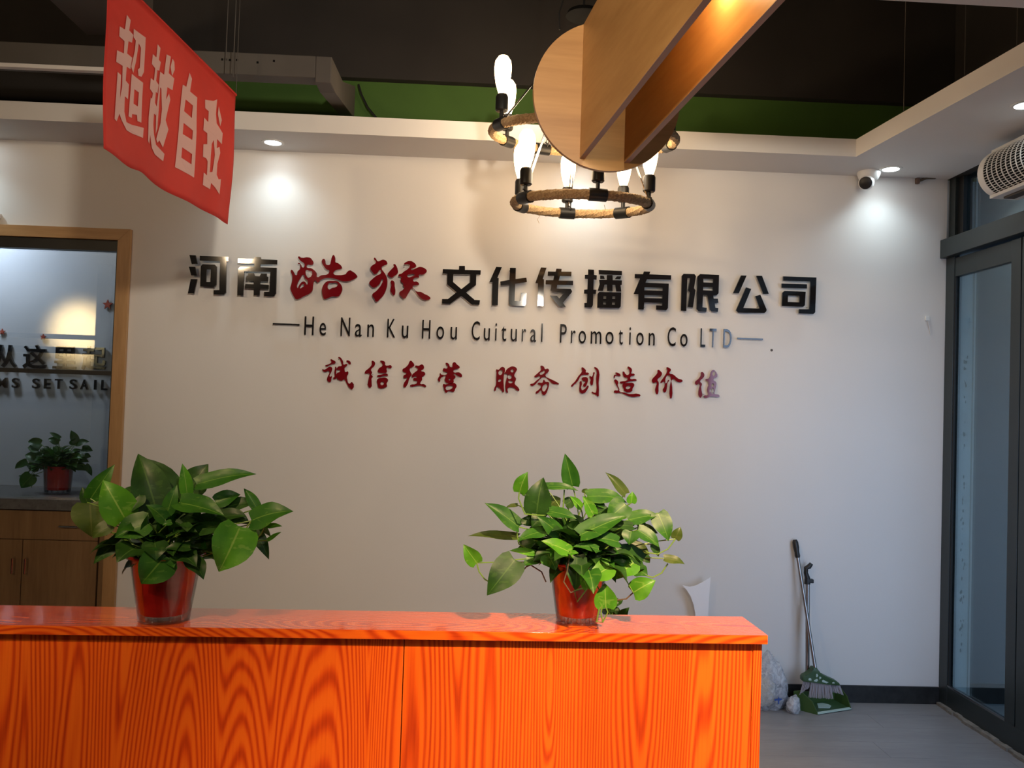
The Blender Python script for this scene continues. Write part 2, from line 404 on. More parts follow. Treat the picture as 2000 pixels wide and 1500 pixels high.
# ------------------------------------------------------------------ shop front (right): frame, door, glass, outside
do = empty('door_1', (XD, -.02, 0), kind='structure')
yj = -.012
def P(px, py, x=XD): return U(px, py, 0, x)
y_g0 = P(1857, 900).y; y_g1 = P(1969, 900).y; y_m = P(1988, 900).y
hd0, hd1 = 2.372, 2.47
box('jamb', (XD, y_g0, 0), (XD+.030, .0, hd0), M['alu'], do, .002)
box('header', (XD-.035, -4.4, hd0), (XD+.10, -.0, hd1), M['alu'], do, .002)
box('transom_jamb', (XD+.012, -.055, hd1), (XD+.09, .0, ZS), M['alu'], do, .002)
box('transom_jamb', (XD+.03, -.10, hd1), (XD+.08, -.055, ZS), M['black'], do, .002)
box('transom_pane', (XD+.05, -4.4, hd1), (XD+.058, -.10, ZS), M['doorpane'], do)
for i, (a, b) in enumerate(((y_g0, y_g1),)):
    box('bottom_rail', (XD+.0008, -4.4, 0), (XD+.035, y_g0, .115), M['alu'], do, .002)
    box('top_rail', (XD+.004, y_g1-.0, 2.262), (XD+.035, y_g0, 2.362), M['alu'], do, .002)
    box('glazing_bead', (XD+.004, y_g0-.010, .115), (XD+.026, y_g0, 2.262), M['black'], do)
    box('stile', (XD, y_m, .1155), (XD+.08, y_g1, 2.362), M['alu'], do, .002)
    box('pane', (XD+.014, y_g1, .115), (XD+.020, y_g0-.010, 2.262), M['doorpane'], do)
    box('bottom_bead', (XD+.002, y_g1, .115), (XD+.014, y_g0, .123), M['steel'], do)
for k in range(4):
    y = y_m-.008-k*.92
    box('stile', (XD, y-.075, .115), (XD+.08, y, 2.362), M['alu'], do, .002)
    box('stile', (XD, y-.9, .115), (XD+.08, y-.83, 2.362), M['alu'], do, .002)
    box('pane', (XD+.045, y-.83, .115), (XD+.052, y-.075, 2.362), M['doorpane'], do)
# raw mortar line under the shop front and at the corner of the wall
M['mortar'] = paint('rough_mortar', (.22, .20, .17), .3, .9, 25, .6)
rg = B(); random.seed(3)
for k in range(46):
    y = -.02-k*.05; w = .018+random.random()*.014
    rg.box((XD-w, y-.052, 0), (XD+.002, y, .012+random.random()*.006))
rg.obj('trim_2', M['mortar'], **ST)
# outside: light painted pier, second glass edge, blue wall with dark skirting standing in for the sign wall's reflection in the glass, pavement
M['pier'] = paint('pier_paint', (.80, .86, .86), .08, .7, 6)
M['stain'] = paint('grey_stain', (.22, .23, .22), .4, .8, 20)
M['out'] = paint('reflected_wall_blue_grey', (.075, .11, .145), .06, .7, 2)
M['pave'] = paint('pavement', (.33, .35, .38), .12, .8, 6)
xo = XD+.10
xp = U(1894, 900, 1, .02).x
box('wall_outside_pier', (XD+.005, .012, 0), (xp, .20, 3.2), M['pier'], **ST)
sb = B(); random.seed(11)
for k in range(60):
    z = .25+random.random()*1.6; x = U(1881, 900, 1, .02).x+random.gauss(0, .005); s = .002+random.random()*.005
    sb.prism([(x+s*math.cos(a)*.7, .0105, z+s*1.8*math.sin(a)) for a in [j*math.pi/3 for j in range(6)]], (0, .004, 0))
sb.obj('trim_3', M['stain'], kind='structure')
box('trim_4', (xp, .0, 0), (xp+.009, .03, 3.2), M['white'], **ST)
box('wall_reflected', (xp+.001, .031, 0), (xo+4, .2, 3.6), M['out'], **ST)
box('baseboard_reflected', (xp+.010, .012, 0), (xo+4, .03, .10), M['skirt'], **ST)
box('ground_outside', (XD+.101, -8, -.06), (xo+8, .02, 0), M['pave'], **ST)

# ------------------------------------------------------------------ ducts under the dark ceiling
yd = -.72
a = U(617, 109, 1, yd); b = U(617, 152, 1, yd)
zt_, zb_ = a.z, b.z
du = empty('air_duct', (a.x, yd, zb_), 'long grey air duct under the dark ceiling with an end bent to the wall', 'duct')
box('duct_run', (-5.8, yd, zb_), (a.x, yd+.09, zt_), M['duct'], du, .004)
box('flange', (-5.8, yd-.012, zb_-.018), (U(215, 130, 1, yd).x, yd+.02, zb_), M['soffit'], du, .002)
pts = [(a.x, yd+.0, zb_-.02), (a.x, yd, zt_), (a.x, yd+.30, zt_), (a.x, -.052, U(638, 165, 1, -.055).z), (a.x, -.052, U(650, 228, 1, -.055).z), (a.x, yd+.12, zb_-.02)]
B().prism(pts, (.07, 0, 0), .004).obj('duct_end', M['duct'], du)
for px in (434, 441, 449, 463, 503, 535):
    q = U(px, 116+(px % 7), 1, yd-.002)
    box('screw_hole', q+Vector((-.004, -.002, -.004)), q+Vector((.004, .003, .004)), M['gap'], du)
c = U(172, 71, 1, yd)
du2 = empty('air_duct', (c.x+.14, -2.2, c.z), 'broad grey duct running overhead towards the viewer at top left', 'duct')
box('duct_run', (c.x, -4.2, c.z), (c.x+.28, yd-.013, c.z+.28), M['duct'], du2, .004)
box('flange', (c.x-.015, -2.40, c.z-.01), (c.x+.295, -2.36, c.z+.29), M['duct'], du2)
cu_ = B().tube([U(700, 165, 1, -.03), U(706, 185, 1, -.03), U(718, 210, 1, -.03), U(738, 234, 1, -.03)], .006, 6)
cu_.obj('cable', M['black'], label='black cable drooping down the green strip beside the duct end', cat='cable')
for px, y1, k in ((440, 140, 0), (455, 150, 1)):
    q = U(px, y1, 1, yd-.05-.1*k)
    B().tube([q, (q.x, q.y, ZC)], .0022, 5).obj('hanger_wire', M['duct'], label=('thin wire rising from the grey duct behind the red banner, left one' if k == 0 else 'thin wire rising from the grey duct behind the red banner, right one'), cat='wire')

# ------------------------------------------------------------------ downlights
def downlight(px, py, label, power=9.0, glow=True):
    p = U(px, py, 2, ZS)
    e = empty('downlight', (p.x, p.y, ZS), label, 'downlight', 'round white downlights in the ceiling border')
    B().lathe([(.040, -.0005), (.042, -.004), (.056, -.003), (.057, 0)], (p.x, p.y, ZS), seg=28).obj('trim_ring', M['white'], e, True)
    B().lathe([(0, -.003), (.041, -.002), (.041, 0)], (p.x, p.y, ZS), seg=28).obj('diffuser', M['led'], e)
    lamp('downlight_beam', 'SPOT', (p.x, p.y, ZS-.012), power, COOL, .06, 132, 1.0, (p.x, p.y+.045, 0))
    return p
downlight(533, 278, 'round white downlight shining above the left part of the company name', 10)
downlight(1740, 330, 'round white downlight beside the dome camera above the wall corner', 10.5)
downlight(2003, 205, 'round white downlight cut by the right picture edge above the air curtain', 9)
downlight(1143, 305, 'round white downlight mostly hidden behind the lower chandelier ring', 10)
pd = Vector((-2.60, -.15, ZS))
e = empty('downlight', pd, 'round white downlight beyond the left picture edge over the display window', 'downlight', 'round white downlights in the ceiling border')
B().lathe([(.040, -.0005), (.042, -.004), (.056, -.003), (.057, 0)], pd, seg=28).obj('trim_ring', M['white'], e, True)
B().lathe([(0, -.003), (.041, -.002), (.041, 0)], pd, seg=28).obj('diffuser', M['led'], e)
lamp('downlight_beam', 'SPOT', (pd.x-.12, pd.y, ZS-.012), 16, COOL, .06, 132, 1.0, (pd.x-.12, pd.y+.045, 0))

# ------------------------------------------------------------------ dome camera
p = U(1697, 336, 2, ZS); c = Vector((p.x, p.y, ZS))
e = empty('security_camera', c, 'small white dome security camera with black face under the ceiling border', 'camera')
B().lathe([(0, 0), (.058, 0), (.058, -.012), (.048, -.038), (.032, -.050), (0, -.050)], c, seg=28).obj('mount', M['white'], e, True)
hc = c+Vector((-.018, -.014, -.060)); ax = (CP+Vector((-1.2, 0, -.6))-hc).normalized()
B().lathe([(0, -.040), (.021, -.036), (.035, -.021), (.040, 0), (.038, .016), (.033, .024), (0, .024)], hc, ax, 28).obj('eyeball', M['white'], e, True)
B().lathe([(0, .031), (.024, .030), (.0322, .0255), (.0325, .020)], hc, ax, 28).obj('lens_face', M['black'], e, True)

# ------------------------------------------------------------------ air curtain over the door
xa = XD-.21; pa = U(1908, 345, 0, xa); yA = pa.y
zc = U(1930, 345, 1, yA).z
prof = []
zl, zh = zc-.095, zc+.115
for k in range(13):
    a_ = R(-62+k*124/12); prof.append((xa+.115-.115*math.cos(a_)-.0, zc+.010+.112*math.sin(a_)))
e = empty('air_curtain', (XD-.035, yA-.4, zc-.12), 'white air curtain with slotted curved grille above the glazed door', 'air curtain')
inner = [(x+.0024, z) for x, z in prof]
core = [(x, yA-.045, z) for x, z in inner]+[(XD-.04, yA-.045, zh-.03), (XD-.04, yA-.045, zl+.03)]
B().prism(core, (0, -.82, 0)).obj('dark_core', M['gap'], e)
def slab(y, w, name='rib', m='white'):
    pts = [(x, y, z) for x, z in prof]+[(x+.0025, y, z) for x, z in prof[::-1]]
    return B().prism(pts, (0, -w, 0)).obj(name, M[m], e)
full = [(x, yA, z) for x, z in prof]+[(XD-.02, yA, zh), (XD-.02, yA, zl)]
B().prism(full, (0, -.045, 0), .003).obj('end_cap', M['white'], e)
for k in range(24): slab(yA-.045-.026-k*.034, .0062)
rows = B()
for k in range(20):
    a_ = R(-58+k*116/19); x = xa+.117-.115*math.cos(a_); z = zc+.010+.112*math.sin(a_)
    rows.box((x-.0012, yA-.86, z-.0010), (x+.004, yA-.045, z+.0010))
rows.obj('grille_bars', M['white'], e)
box('bottom_plate', (xa+.055, yA-.86, zl-.012), (XD-.02, yA-.01, zl+.004), M['white'], e, .002)
box('outlet', (xa+.09, yA-.80, zl-.022), (XD-.07, yA-.06, zl-.012), M['duct'], e, .002)
box('top_plate', (xa+.06, yA-.86, zh-.01), (XD-.02, yA-.01, zh+.004), M['white'], e, .002)
box('wall_bracket', (XD-.04, yA-.5, zc-.08), (XD+.0, yA-.2, zc+.08), M['alu'], e)

# ------------------------------------------------------------------ small things on the sign wall
q0 = U(1793, 354, 1, -.012); q1 = U(1838, 343, 1, -.012)
cb = empty('loose_cable', q0, 'short brown loose cable end at the top corner of the wall', 'cable')
B().tube([q0, q0.lerp(q1, .35)+Vector((0, -.006, .006)), q0.lerp(q1, .7)+Vector((0, -.006, -.004)), q1], .007, 6).obj('sheath', M['stemb'], cb, True)
B().box(q0+Vector((-.012, -.01, -.014)), q0+Vector((.006, .01, .016)), .002).obj('plug_end', mat('brown_tape', (.16, .09, .06), .6), cb)
q = U(1810, 622, 1, 0)
hk = empty('cable_clip', q, 'tiny white plastic cable clip on the wall left of the door frame', 'clip')
box('clip_body', q+Vector((-.011, -.012, -.013)), q+Vector((.011, 0, .013)), M['white'], hk, .002)
B().tube([q+Vector((0, -.008, -.01)), q+Vector((.012, -.006, -.05)), q+Vector((.020, -.004, -.085))], .0018, 5).obj('cord', M['white'], hk)
q = U(-2, 417, 1, 0)
sg = empty('wall_bracket', q, 'small black and white bracket on the wall at the left picture edge', 'bracket')
box('plate', q+Vector((-.09, -.012, -.028)), q+Vector((.014, 0, -.002)), M['white'], sg, .002)
box('black_arm', q+Vector((-.09, -.03, -.012)), q+Vector((.010, -.012, .010)), M['black'], sg, .002)
for (px, py, r_, lb) in ((1507, 684, .007, 'grey smudge dot on the wall right of the English line'),):
    q = U(px, py, 1, 0); B().lathe([(0, .002), (r_, .001), (r_, 0)], q, (0, -1, 0), 10).obj('wall_plug', M['duct'], label=lb, cat='plug')

# ------------------------------------------------------------------ the lettering on the wall
def glyph(name, groups, org, sc, material, label, cat, group, smooth, stand=.022, thick=.010, plane=0.0):
    """outline in pixels of an enlarged view -> letter standing off the wall"""
    G = []
    for g in groups:
        G.append([[(lambda w: (w.x, w.z))(U(org[0]+x/sc, org[1]+y/sc, 1, plane-stand-thick/2)) for x, y in pts] for pts in g])
    xs = [p[0] for g in G for s in g for p in s]; zs = [p[1] for g in G for s in g for p in s]
    cx, cz = (min(xs)+max(xs))/2, (min(zs)+max(zs))/2
    G = [[[(x-cx, z-cz) for x, z in s] for s in g] for g in G]
    vs, fs = outline_mesh(G, smooth, thick/2)
    y = plane-stand-thick/2
    o = empty(name, (cx, y, cz), label, cat, group)
    # face and standoff pins
    me = mesh_of('face', [(v[0], -v[2], v[1]) for v in vs], fs)
    f = bpy.data.objects.new('face', me); COL.objects.link(f); me.materials.append(material); f.parent = o
    pins = B()
    best = max(G, key=lambda g: len(g[0]))[0]
    for k in (0, len(best)//3, 2*len(best)//3):
        x, z = best[k]; x *= .86; z *= .86
        pins.tube([(x, thick/2-.001, z), (x, thick/2+stand, z)], .0012, 5)
    pb = pins.obj('standoff_pin', M['duct']); pb.parent = o
    return o
A_, C_ = (360, 490), 10.0
BLK = [
 ('\u6cb3', A_, [[[(105,85),(225,90),(262,255),(150,258)]],[[(95,312),(215,315),(252,488),(140,480)]],[[(133,552),(255,555),(197,835),(75,833)]],
   [[(308,98),(868,122),(865,205),(828,205),(818,820),(775,860),(585,855),(575,768),(692,765),(708,207),(305,190)]],
   [[(360,265),(600,272),(638,310),(628,670),(580,710),(318,695),(328,300)],[(438,362),(525,365),(515,612),(430,612)]]]),
 ('\u5357', A_, [[[(1052,152),(1375,158),(1380,122),(1497,125),(1502,165),(1818,180),(1815,268),(1490,265),(1488,322),(1808,332),(1795,835),(1755,890),(1565,885),(1560,802),(1668,800),(1685,415),(1175,400),(1155,875),(1042,870),(1058,350),(1095,312),(1370,312),(1375,250),(1050,240)]],
   [[(1250,435),(1362,438),(1385,495),(1475,500),(1505,445),(1615,448),(1612,500),(1640,510),(1635,598),(1488,595),(1485,655),(1650,665),(1645,750),(1480,748),(1475,872),(1362,870),(1365,740),(1190,735),(1195,650),(1365,655),(1365,592),(1212,585),(1218,490),(1250,488)]]]),
 ('\u6587', (850,510), [[[(150,158),(465,168),(468,95),(580,95),(582,175),(890,182),(885,268),(803,265),(797,470),(603,615),(770,760),(875,765),(862,858),(712,850),(510,680),(300,835),(135,830),(135,742),(250,742),(418,610),(235,455),(238,250),(150,245)],[(355,260),(685,265),(682,415),(512,550),(350,410)]]]),
 ('\u5316', (850,510), [[[(1190,115),(1303,120),(1212,332),(1240,335),(1222,862),(1108,860),(1118,412),(1058,412)]],
   [[(1460,132),(1575,135),(1568,352),(1780,325),(1790,410),(1562,445),(1550,780),(1665,785),(1672,620),(1783,620),(1770,845),(1745,880),(1480,868),(1438,835),(1448,462),(1278,480),(1270,400),(1450,370)]]]),
 ('\u4f20', (1030,510), [[[(265,125),(375,130),(300,350),(325,360),(308,880),(200,875),(208,432),(155,430)]],
   [[(565,150),(668,155),(662,208),(860,210),(855,298),(635,292),(612,382),(892,385),(890,472),(582,465),(570,538),(845,545),(872,590),(860,620),(690,815),(750,898),(620,890),(440,675),(575,680),(622,730),(712,630),(480,600),(450,570),(470,460),(355,455),(358,375),(505,375),(522,290),(395,290),(400,205),(550,208)]]]),
 ('\u64ad', (1030,510), [[[(1185,165),(1300,170),(1300,272),(1355,280),(1350,365),(1295,360),(1288,560),(1340,562),(1335,640),(1285,640),(1278,860),(1255,905),(1112,905),(1112,818),(1160,818),(1170,640),(1105,635),(1108,560),(1170,555),(1180,350),(1120,345),(1122,270),(1185,268)]],
   [[(1390,175),(1845,195),(1842,275),(1395,260)]],[[(1420,285),(1490,290),(1508,350),(1420,350)]],[[(1745,300),(1830,300),(1810,355),(1705,355)]],
   [[(1550,275),(1660,275),(1665,375),(1845,380),(1840,465),(1815,468),(1832,598),(1735,595),(1715,465),(1660,465),(1660,585),(1555,585),(1553,460),(1505,460),(1470,585),(1372,580),(1410,450),(1400,370),(1550,370)]],
   [[(1400,605),(1830,615),(1820,890),(1790,918),(1362,910),(1370,640)],[(1485,682),(1540,685),(1535,738),(1480,735)],[(1660,685),(1715,688),(1712,740),(1655,738)],[(1480,797),(1535,800),(1532,850),(1478,845)],[(1655,800),(1712,803),(1708,853),(1650,850)]]]),
 ('\u6709', (1220,520), [[[(375,105),(498,108),(480,160),(905,178),(900,265),(432,255),(405,322),(858,342),(842,820),(810,860),(612,852),(615,765),(728,768),(735,720),(380,710),(370,848),(262,845),(268,548),(172,545),(300,240),(195,235),(197,155),(355,158)],[(385,412),(742,425),(738,482),(382,472)],[(385,565),(738,572),(733,632),(382,622)]]]),
 ('\u9650', (1220,520), [[[(1150,150),(1360,155),(1390,200),(1350,430),(1380,470),(1330,808),(1232,798),(1270,515),(1240,470),(1275,235),(1222,232),(1200,875),(1095,870),(1112,190)]],
   [[(1470,155),(1840,172),(1830,530),(1790,570),(1725,575),(1735,635),(1815,635),(1828,715),(1755,725),(1768,815),(1825,820),(1815,895),(1690,885),(1660,850),(1610,568),(1528,565),(1515,802),(1600,815),(1592,893),(1440,885),(1402,840),(1420,200)],[(1532,248),(1728,252),(1722,325),(1535,318)],[(1530,408),(1722,413),(1718,480),(1530,470)]]]),
 ('\u516c', (1410,520), [[[(370,183),(478,185),(325,532),(212,530)]],[[(665,188),(778,190),(910,542),(802,542)]],[[(468,415),(568,445),(412,820),(732,828),(648,585),(745,558),(868,850),(860,885),(825,912),(310,908),(272,860)]]]),
 ('\u53f8', (1410,520), [[[(1192,200),(1840,222),(1815,900),(1780,935),(1500,925),(1502,840),(1705,842),(1725,300),(1192,285)]],[[(1162,340),(1655,355),(1655,438),(1162,425)]],[[(1215,485),(1630,500),(1615,765),(1580,795),(1165,780),(1178,515)],[(1285,575),(1515,580),(1508,708),(1280,698)]]]),
]
ordn = ['first', 'second', 'fifth', 'sixth', 'seventh', 'eighth', 'ninth', 'tenth', 'eleventh', 'last']
for (ch, og, g), od in zip(BLK, ordn):
    glyph('wall_character', g, og, C_, M['acr'], 'large black acrylic character %s, the %s of the company name row' % (ch, od), 'wall letter', 'company name characters', False)
S2 = 13.3333
KU = [[[(300,160),(345,150),(370,178),(605,178),(675,250),(700,310),(680,360),(630,375),(540,370),(528,430),(640,455),(740,525),(785,590),(795,685),(900,640),(1080,605),(1105,560),(1110,520),(1030,480),(970,400),(920,310),(925,240),(965,212),(1000,235),(1015,320),(1035,360),(1080,372),(1125,360),(1150,290),(1190,140),(1225,110),(1255,150),(1270,220),(1275,300),(1335,320),(1445,440),(1430,465),(1300,500),(1250,530),(1220,595),(1380,635),(1480,625),(1545,600),(1570,560),(1650,510),(1700,530),(1830,640),(1840,680),(1780,730),(1600,795),(1430,785),(1300,740),(1120,710),(980,725),(880,770),(815,830),(740,770),(715,800),(690,900),(670,1040),(620,1100),(440,1190),(330,1250),(250,1265),(205,1215),(120,1050),(100,970),(130,850),(150,740),(145,640),(110,510),(135,495),(180,540),(260,640),(285,540),(345,480),(355,400),(345,345),(300,340),(300,322),(350,325),(430,440),(470,350),(370,270),(320,210)],
   [(505,505),(580,520),(665,550),(575,705),(520,650),(495,580)],[(435,625),(480,720),(555,790),(550,870),(525,880),(490,820),(440,800),(370,840),(310,930),(290,970),(270,940),(280,870),(360,720)],[(350,975),(360,930),(430,870),(460,910),(410,950)]],
   [[(1060,795),(1200,785),(1320,795),(1400,860),(1450,970),(1430,1080),(1345,1190),(1200,1190),(1080,1235),(985,1255),(945,1180),(925,1090),(930,960),(980,860)],[(1095,860),(1200,840),(1310,840),(1335,880),(1290,940),(1180,970),(1100,1005)]]]
HOU = [[[(270,200),(295,180),(330,215),(375,275),(500,232),(575,250),(620,310),(615,350),(540,385),(475,435),(560,590),(610,700),(625,850),(600,980),(540,1130),(430,1260),(335,1330),(290,1260),(230,1140),(320,1060),(420,950),(480,850),(500,740),(430,850),(340,940),(270,965),(210,930),(150,835),(220,750),(340,650),(460,575),(430,500),(380,560),(320,610),(285,610),(240,560),(180,455),(220,390),(330,300)]],
   [[(775,370),(810,345),(845,375),(895,500),(895,580),(800,660),(745,700),(700,690),(630,610),(660,560),(760,450),(795,400)]],
   [[(720,780),(790,790),(815,920),(830,1080),(795,1160),(740,1110),(705,1030),(725,900)]],
   [[(1060,345),(1100,300),(1210,265),(1290,290),(1375,390),(1360,425),(1290,455),(1240,490),(1350,465),(1440,425),(1490,420),(1600,460),(1650,520),(1620,580),(1540,625),(1440,635),(1450,690),(1360,705),(1300,745),(1310,800),(1380,800),(1450,870),(1400,900),(1280,930),(1330,1010),(1390,1060),(1490,1070),(1600,1130),(1700,1180),(1745,1240),(1700,1275),(1560,1270),(1450,1190),(1350,1060),(1260,980),(1225,1020),(1150,1140),(1060,1250),(1000,1215),(935,1090),(1010,1030),(1070,950),(1030,900),(1040,860),(985,810),(970,740),(990,690),(910,660),(920,620),(1000,590),(1040,550),(1150,480),(1210,380),(1140,350)],[(1140,650),(1200,620),(1330,630),(1260,670),(1170,690)]]]
glyph('wall_character', KU, (560,490), S2, M['racr'], 'large dark red brush character \u9177, left of the two red ones in the company name', 'wall letter', 'company name characters', True)
glyph('wall_character', HOU, (710,490), S2, M['racr'], 'large dark red brush character \u7334, right of the two red ones in the company name', 'wall letter', 'company name characters', True)
SM = [
 ('\u8bda',(620,690),[[[(320,150),(390,170),(445,210),(430,250),(360,265),(190,310),(270,270),(345,215)]],[[(125,385),(160,400),(230,370),(310,325),(355,350),(360,400),(330,480),(305,570),(350,560),(345,610),(310,710),(260,690),(235,640),(255,560),(290,440),(180,460),(140,440)]],[[(445,325),(465,350),(460,450),(455,520),(465,600),(430,635),(385,610),(420,570),(415,480),(430,380)]],[[(510,100),(540,90),(600,150),(630,210),(640,275),(720,260),(730,290),(670,350),(665,400),(690,460),(740,440),(755,500),(725,560),(730,640),(780,745),(845,700),(850,885),(800,860),(730,770),(690,690),(650,640),(600,670),(500,640),(470,580),(470,490),(560,440),(540,410),(480,400),(480,360),(520,320),(595,300),(580,230),(550,150)]],[[(710,185),(770,180),(815,230),(800,275),(740,230)]]]),
 ('\u4fe1',(620,690),[[[(1330,185),(1380,195),(1410,240),(1390,310),(1310,400),(1335,470),(1320,520),(1355,580),(1330,600),(1325,700),(1305,840),(1250,830),(1255,600),(1265,500),(1160,490),(1165,445),(1250,370),(1330,270)]],[[(1530,190),(1600,185),(1650,215),(1660,290),(1730,300),(1790,290),(1815,345),(1780,370),(1700,350),(1690,470),(1620,480),(1560,480),(1480,460),(1500,370),(1590,300),(1570,240)]],[[(1455,560),(1560,520),(1700,500),(1720,550),(1690,555),(1600,560),(1480,580)]],[[(1460,640),(1560,600),(1700,610),(1725,670),(1690,740),(1700,810),(1660,835),(1500,850),(1470,760)],[(1545,720),(1620,705),(1600,770),(1560,775)]]]),
 ('\u7ecf',(770,690),[[[(400,180),(450,215),(490,300),(440,340),(380,380),(400,460),(430,520),(390,580),(360,650),(330,750),(245,835),(230,750),(290,650),(310,600),(250,615),(225,550),(300,490),(230,460),(200,400),(270,350),(340,280)]],[[(510,310),(600,305),(680,270),(725,320),(720,380),(660,430),(720,450),(760,500),(730,550),(680,580),(685,640),(650,700),(640,745),(720,750),(780,810),(760,830),(680,800),(560,790),(390,810),(390,780),(540,740),(560,680),(470,660),(480,600),(550,590),(520,560),(440,590),(430,540),(520,450),(580,390),(540,350)]]]),
 ('\u8425',(770,690),[[[(1255,240),(1330,255),(1365,330),(1420,330),(1420,260),(1470,215),(1530,270),(1600,350),(1540,380),(1470,400),(1450,460),(1580,465),(1650,520),(1650,575),(1560,560),(1450,510),(1480,540),(1500,580),(1450,640),(1450,710),(1260,710),(1240,600),(1260,550),(1200,560),(1130,620),(1110,695),(1070,670),(1080,590),(1115,540),(1120,480),(1150,520),(1300,480),(1200,440),(1200,370),(1290,370),(1300,320)],[(1330,640),(1370,620),(1360,660)]],[[(1200,750),(1250,760),(1400,725),(1480,730),(1525,800),(1490,870),(1455,940),(1380,930),(1310,930),(1270,970),(1230,920),(1210,850)],[(1265,820),(1380,790),(1430,810),(1390,870),(1330,890),(1270,890)]]]),
 ('\u670d',(950,700),[[[(245,265),(290,280),(370,210),(430,220),(455,270),(430,400),(420,550),(425,700),(410,830),(370,780),(290,700),(260,690),(205,800),(190,740),(235,640),(240,500),(245,350)],[(310,310),(380,290),(370,390),(310,400)],[(290,540),(350,500),(360,540),(290,570)]],[[(480,290),(560,220),(650,195),(745,255),(720,330),(680,420),(725,500),(690,620),(770,700),(800,790),(740,780),(650,710),(520,730),(515,850),(470,760),(470,600),(490,500),(500,380),(440,370),(470,320)],[(590,300),(650,270),(640,345)],[(540,400),(620,460),(540,500)],[(530,570),(620,550),(640,590)]]]),
 ('\u52a1',(950,700),[[[(1320,185),(1400,200),(1430,260),(1500,250),(1530,300),(1440,420),(1560,500),(1700,570),(1770,630),(1700,630),(1620,620),(1540,550),(1400,450),(1340,480),(1250,570),(1160,660),(1090,670),(1065,635),(1140,610),(1220,540),(1310,440),(1170,460),(1230,380),(1340,260)],[(1300,385),(1360,320),(1420,305),(1370,390)]],[[(1400,520),(1440,570),(1520,580),(1530,640),(1500,760),(1450,870),(1400,900),(1360,870),(1330,780),(1280,830),(1210,860),(1200,835),(1280,760),(1330,670),(1260,630),(1260,600),(1370,590)],[(1430,630),(1480,640),(1450,760),(1400,810),(1360,750)]]]),
 ('\u521b',(1100,700),[[[(450,220),(520,250),(555,300),(550,340),(600,345),(630,380),(600,400),(510,400),(440,420),(360,550),(280,630),(190,690),(200,650),(280,570),(370,430),(460,310)]],[[(450,490),(520,455),(580,465),(605,520),(580,620),(540,690),(490,680),(500,620),(540,570),(470,540)]],[[(410,560),(450,560),(450,770),(540,730),(610,660),(600,740),(480,860),(410,830),(390,780),(400,640)]],[[(640,430),(700,445),(755,330),(740,450),(735,560),(695,660),(655,590),(670,520)]],[[(755,215),(800,220),(870,300),(865,600),(870,850),(850,935),(810,900),(690,815),(780,840),(805,800),(800,500),(810,300)]]]),
 ('\u9020',(1100,700),[[[(1270,355),(1330,350),(1400,410),(1390,435),(1310,420),(1270,430),(1240,490),(1230,460),(1250,400),(1300,390)]],[[(1250,520),(1310,530),(1345,590),(1330,650),(1370,750),(1370,800),(1480,830),(1620,870),(1850,870),(1885,910),(1820,930),(1670,940),(1500,880),(1400,840),(1250,840),(1240,800),(1260,780),(1340,775),(1330,720),(1270,610)]],[[(1570,205),(1620,210),(1680,280),(1665,370),(1720,370),(1745,410),(1650,440),(1640,500),(1760,500),(1790,540),(1740,550),(1620,560),(1400,615),(1380,580),(1400,565),(1560,530),(1570,490),(1480,450),(1450,350),(1460,315),(1540,400),(1600,390),(1610,290)]],[[(1450,630),(1600,600),(1700,600),(1735,650),(1690,740),(1680,800),(1500,805),(1470,740)],[(1525,710),(1640,680),(1610,740),(1540,745)]]]),
 ('\u4ef7',(1260,700),[[[(310,280),(380,320),(410,370),(380,440),(300,520),(330,590),(325,700),(315,850),(290,880),(250,820),(245,740),(270,580),(200,605),(165,560),(170,510),(240,430),(300,350)]],[[(520,220),(590,235),(630,280),(590,360),(680,390),(800,490),(915,545),(900,570),(800,580),(740,540),(670,500),(660,700),(655,930),(625,985),(600,930),(600,700),(620,460),(560,410),(510,460),(490,560),(505,610),(580,520),(540,610),(530,720),(475,835),(430,770),(470,690),(455,570),(380,605),(370,590),(440,480),(540,290)]]]),
 ('\u503c',(1260,700),[[[(1370,335),(1420,350),(1445,410),(1420,470),(1340,560),(1385,620),(1365,700),(1360,960),(1310,920),(1300,800),(1310,610),(1250,650),(1220,575),(1290,510),(1360,410)]],[[(1660,280),(1700,300),(1760,440),(1660,510),(1730,580),(1730,680),(1700,800),(1695,865),(1780,880),(1815,930),(1770,945),(1650,930),(1560,940),(1470,970),(1430,915),(1530,890),(1510,780),(1540,580),(1500,550),(1470,520),(1560,480),(1600,340)],[(1680,320),(1715,380),(1655,425)],[(1630,620),(1665,610),(1660,690),(1620,680)],[(1590,740),(1605,740),(1588,830),(1570,800)],[(1640,720),(1660,720),(1650,870),(1625,860)]]]),
]
on2 = ['first', 'second', 'third', 'fourth', 'fifth', 'sixth', 'seventh', 'eighth', 'ninth', 'last']
for (ch, og, g), od in zip(SM, on2):
    glyph('wall_character', g, og, 12.5, M['racr'], 'small red brush character %s, the %s of the red slogan row' % (ch, od), 'wall letter', 'red slogan characters', True, .014, .006)
